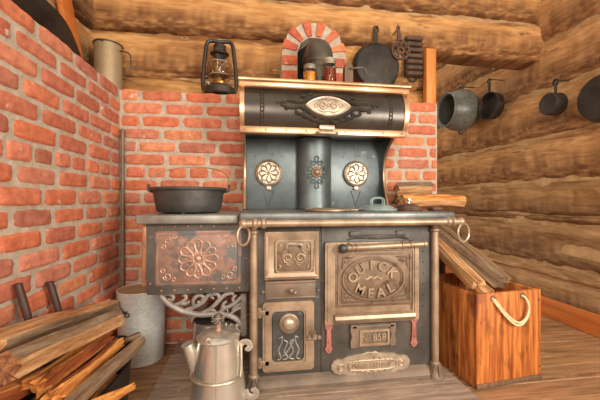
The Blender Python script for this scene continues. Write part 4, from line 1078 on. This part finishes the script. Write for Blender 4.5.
# black tub holding the left pile
c = Vector((-.612, 1.20, .001)); t = thing('wood_tub', 'black oval metal tub holding the firewood by the left wall', 'tub', c)
def oval(b, ax, ay, z, r_): b.tube([c+Vector((ax*math.cos(2*PI*i/48), ay*math.sin(2*PI*i/48), z)) for i in range(48)], r_, 8, closed=True)
b = B(); sc = Matrix.Translation(c) @ Matrix.Diagonal((.90, 2.25, 1, 1))
b.lathe([(0, .004), (.125, .004), (.130, 0), (.135, .006), (.152, .235), (.156, .24), (.150, .242), (.146, .235), (.129, .012), (0, .012)], sc, 56); obj('tub_body', b, 'bin', t)
b = B(); oval(b, .139, .155*2.25, .24, .007); obj('rim', b, 'bin', t)
G = 'firewood in the black tub'
def px(u, v, Y): return PY(u, v, Y)
split_log(px(-14, 350, .92), px(111, 305, 1.50), .080, .066, SLAB, [TAN, TAN, TAN, GREY, TAN], 1, 'pale tan split log on top of the left pile against the bricks', .25, group=G, taper_=.25, rough=1.3)
split_log(px(-4, 380, .83), px(111, 325, 1.40), .066, .074, HALF, [TAN, GREY, GREY, GREY, GREY, GREY, TAN, END], 2, 'thick grey-barked log with a sawn round end on the left pile', -.2, group=G)
split_log(px(44, 380, 1.0), px(108, 336, 1.38), .055, .062, WEDGE, [RED, ORANGE, ORANGE, RED, ORANGE, ORANGE], 3, 'bright orange split log wedged below the grey-barked log', .9, group=G, rough=2.2)
split_log(px(44, 396, .96), px(112, 345, 1.36), .050, .05, WEDGE, [ORANGE, RED, ORANGE, RED, ORANGE, ORANGE], 4, 'red-brown splintered log between the orange log and the thin stick', -.5, group=G, rough=2.4)
split_log(px(54, 412, .92), px(134, 340, 1.36), .038, .032, SLAB, [GREY, TAN, GREY, GREY, TAN], 5, 'long thin grey stick slanting across the front of the left pile', .3, group=G)
split_log(px(70, 408, .96), px(127, 380, 1.16), .065, .028, TRI, [ORANGE, TAN, ORANGE, ORANGE], 6, 'jagged orange splinter lying under the thin grey stick', .2, group=G, rough=2.6, taper_=.5)
split_log(px(-6, 404, .84), px(50, 380, 1.10), .06, .05, WEDGE, [TAN, ORANGE, TAN, ORANGE, RED, ORANGE], 7, 'tan wedge of firewood under the sawn end of the grey log', 0, group=G, rough=1.4)
split_log(px(36, 390, 1.0), px(72, 364, 1.16), .06, .055, WEDGE, [RED, ORANGE, RED, BARK, ORANGE, ORANGE], 12, 'short red-brown chunk with a torn end below the bright orange log', .4, group=G, rough=2.2)
split_log(px(106, 341, 1.36), px(138, 328, 1.50), .022, .018, SLAB, [GREY, TAN, GREY, GREY, TAN], 8, 'short grey stick end poking past the bucket', 0, group=G)
split_log((-.552, 1.0, .165), (-.548, 1.30, .185), .07, .07, WEDGE, [RED, ORANGE, RED, ORANGE, RED, ORANGE], 41, 'orange-brown log deep in the tub under the thin grey stick', .3, group=G, rough=1.8)
split_log((-.565, 1.0, .235), (-.57, 1.36, .26), .08, .07, WEDGE, [RED, ORANGE, RED, BARK, RED, ORANGE], 42, 'reddish log deep in the tub under the splintered logs', .8, group=G, rough=1.8)
#split_log((-.53, 1.02, .20), (-.52, 1.38, .21), .07, .06, WEDGE, [RED, RED, ORANGE, RED, RED, ORANGE], 10, 'reddish log low in the tub under the splintered logs', 0, group=G)
# two iron rods behind the pile
for (u, v, Y), (u2, v2, Y2), lab in (((12.5, 284, 1.14), (21, 320, 1.12), 'brown iron poker leaning on the left bricks, nearer the picture edge'), ((42, 282, 1.30), (51, 320, 1.27), 'brown iron poker leaning on the left bricks behind the pale log')):
    a_ = PY(u, v, Y); e_ = PY(u2, v2, Y2)
    a_.x = -.752; e_ = Vector((-.742, a_.y-.05, a_.z-.13)); dd = (e_-a_).normalized(); e_ = a_+dd*((a_.z-.03)/-dd.z)
    e_.x = max(min(e_.x, -.66), -.72); e_.x = -.645; e_.y = a_.y+.06; e_.z = .03
    t = thing('fire_poker', lab, 'poker', e_)
    b = B(); b.tube([e_, a_], .0095, 10); obj('shaft', b, 'tool', t)
    b = B(); dn = (a_-e_).normalized(); b.tube([a_-dn*.14, a_-dn*.07, a_], [.0105, .0125, .0115], 12); obj('grip', b, 'tool', t)

# crate at the right, with rope handle
c = Vector((.996, 1.325, .001)); rz = R(6.3); t = thing('wooden_crate', 'orange-stained wooden crate of firewood beside the stove', 'crate', c, rz)
W, D, H, TH = .372, .40, .43, .020
b = B(); b.box((0, 0, .0), (W, TH, H), .004); cf = obj('front_board', b, 'crate', t, local=True)
obj('back_board', B().box((0, D-TH, 0), (W, D, H), .004), 'crate', t, local=True)
obj('side_board', B().box((0, TH+.0005, 0), (TH, D-TH-.0005, H-.004), .004), 'crate', t, local=True); obj('side_board', B().box((W-TH, TH+.0005, 0), (W, D-TH-.0005, H-.004), .004), 'crate', t, local=True)
obj('bottom_board', B().box((TH+.001, TH+.001, .003), (W-TH-.001, D-TH-.001, .02)), 'crate', t, local=True)
obj('bottom_batten', B().box((-.004, -.006, 0), (W+.002, 0, .022), .003), 'dark_wood', t, local=True)
obj('corner_strip', B().box((-.006, -.005, .024), (.012, 0, H), .003), 'crate', t, local=True)
b = B()
for k_ in (0, 1):
    o_ = .013*k_
    b.tube(spline([(.088, .004, .405-o_*.3), (.098, -.012, .392-o_), (.135, -.020, .345-o_), (.185, -.024, .302-o_*1.1), (.225, -.024, .292-o_*.8), (.262, -.022, .318-o_*.5), (.277, -.018, .36), (.268, -.010, .395), (.258, .004, .408)], 7), .0048, 8)
obj('rope_handle', b, 'rope', t, local=True, label='cream rope handle')
for x in (.088, .258): b = B(); b.lathe([(.008, 0), (.014, 0), (.014, .003), (.008, .003)], T(x, 0, .406) @ faceY, 18); obj('rope_eyelet', b, 'dark_wood', t, local=True)
b = B()
for x, z in ((.014, .12), (.016, .30), (.36, .06), (.358, .38)): b.sphere((x, -.001, z), .004, seg=8)
obj('nail_heads', b, 'wire', t, local=True)
G = 'firewood in the crate'
split_log((1.205, 1.42, .452), (1.045, 1.86, .745), .105, .075, SLAB, [GREY, GREY, GREY, GREY, GREY], 21, 'thick grey weathered log slanting up out of the crate', .35, group=G, rough=.8)
split_log((1.115, 1.40, .415), (.985, 1.82, .70), .08, .06, WEDGE, [TAN, ORANGE, TAN, TAN, ORANGE, TAN], 22, 'pale tan split log beside the grey one in the crate', .1, group=G)
split_log((1.075, 1.40, .435), (.985, 1.76, .675), .065, .055, SLAB, [ORANGE, TAN, TAN, ORANGE, TAN], 23, 'light orange split log at the stove side of the crate', .2, group=G)
split_log((1.265, 1.47, .44), (1.17, 1.79, .645), .085, .06, TRI, [TAN, TAN, ORANGE, TAN], 24, 'three-sided pale log behind the grey one in the crate', .5, group=G)
#split_log((1.18, 1.37, .06), (1.16, 1.68, .10), .22, .10, SLAB, [BARK, RED, GREY, BARK, GREY], 26, 'dark log lying in the bottom of the crate', 0, group=G)
#split_log((1.18, 1.37, .19), (1.16, 1.68, .24), .24, .12, SLAB, [BARK, RED, GREY, BARK, GREY], 27, 'brown log in the crate below the slanting logs', 0, group=G)
G = 'firewood behind the cooktop'
split_log((1.13, 1.93, 0.022), (1.13, 1.93, .80), .14, .09, SLAB, [GREY, TAN, GREY, BARK, TAN], 31, 'tall upright log standing behind the crate against the bricks', .2, group=G, rough=.7)
split_log((.81, 1.70, .858), (1.22, 1.76, .852), .075, .070, HALF, [TAN, TAN, ORANGE, RED, GREY, ORANGE, TAN, TAN], 32, 'long brown split log lying across the rear corner of the cooktop', .2, group=G)
split_log((.82, 1.775, .925), (1.02, 1.755, .930), .08, .075, WEDGE, [TAN, RED, GREY, GREY, TAN, TAN], 33, 'short grey-brown log on top of the long one behind the pot lids', .5, group=G)
split_log((.84, 1.83, .856), (1.21, 1.87, .858), .07, .07, WEDGE, [TAN, RED, GREY, GREY, TAN, TAN], 34, 'log lying behind the long brown split log by the brick wall', .3, group=G)

# settle the firewood: nudge billets that cut into one another apart until they just touch
from mathutils.bvhtree import BVHTree
def settle(groups, steps=45):
    bpy.context.view_layer.update()
    logs = [o for o in COL.objects if o.name.startswith('split_log') and o.get('group') in groups]
    data = [([v.co.copy() for v in o.data.vertices], [tuple(p.vertices) for p in o.data.polygons], max(v.co.x for v in o.data.vertices)) for o in logs]
    rot = [o.rotation_euler.to_matrix() for o in logs]; pos = [o.location.copy() for o in logs]
    def seg_dir(i, j):
        best = None
        for a in range(9):
            p = pos[i]+rot[i] @ Vector((data[i][2]*a/8, 0, 0))
            for c_ in range(9):
                q = pos[j]+rot[j] @ Vector((data[j][2]*c_/8, 0, 0)); d = q-p
                if best is None or d.length < best.length: best = d
        return best.normalized() if best.length > 1e-5 else Vector((0, 0, 1))
    for s_ in range(steps):
        trees = [BVHTree.FromPolygons([pos[i]+rot[i] @ v for v in data[i][0]], data[i][1]) for i in range(len(logs))]
        hit = False
        for i in range(len(logs)):
            for j in range(i+1, len(logs)):
                if trees[i].overlap(trees[j]):
                    hit = True; d = seg_dir(i, j); d.z *= .8
                    pos[i] -= d*.0012; pos[j] += d*.0028
        if not hit: break
    for o, p in zip(logs, pos): o.location = p
settle(('firewood in the black tub',)); settle(('firewood in the crate', 'firewood behind the cooktop'))

# ============================================================ LIGHT AND CAMERA
w = bpy.data.worlds.new('room_light'); scene.world = w; w.use_nodes = True
nt = w.node_tree; bg = nt.nodes['Background']
tc = nt.nodes.new('ShaderNodeTexCoord'); nz = nt.nodes.new('ShaderNodeTexNoise'); nz.inputs['Scale'].default_value = 2.2; nz.inputs['Detail'].default_value = 2
rp = nt.nodes.new('ShaderNodeValToRGB'); rp.color_ramp.elements[0].position = .38; rp.color_ramp.elements[1].position = .62
rp.color_ramp.elements[0].color = (.34, .27, .20, 1); rp.color_ramp.elements[1].color = (1.4, 1.27, 1.1, 1)
nt.links.new(tc.outputs['Generated'], nz.inputs['Vector']); nt.links.new(nz.outputs['Fac'], rp.inputs[0]); nt.links.new(rp.outputs[0], bg.inputs['Color'])
bg.inputs['Strength'].default_value = 1.15
def area(name, loc, target, size, power, color):
    d = bpy.data.lights.new(name, 'AREA'); d.energy = power; d.size = size; d.color = color; d.shape = 'SQUARE'
    o = link(bpy.data.objects.new(name, d)); o.location = loc
    o.rotation_euler = (Vector(target)-Vector(loc)).to_track_quat('-Z', 'Y').to_euler(); return o
area('window_light_right', (1.75, -.75, 1.25), (-.5, 1.6, .7), .7, 58, (1, .94, .85))
area('window_light_behind', (-.1, -1.6, 1.7), (.9, 2, 1.2), 1.1, 52, (1, .93, .83))
cam = bpy.data.cameras.new('camera'); cam.sensor_width = 36; cam.lens = 36*F/600; cam.clip_start = .02
co = link(bpy.data.objects.new('camera', cam)); co.location = (0, 0, EYE); co.rotation_euler = (PI/2, 0, -R(8))
scene.camera = co
vs = scene.view_settings; vs.view_transform = 'Standard'; vs.look = 'None'; vs.gamma = 1; vs.use_curve_mapping = False; vs.exposure = 0.0
scene.cycles.use_denoising = True; scene.cycles.max_bounces = 8
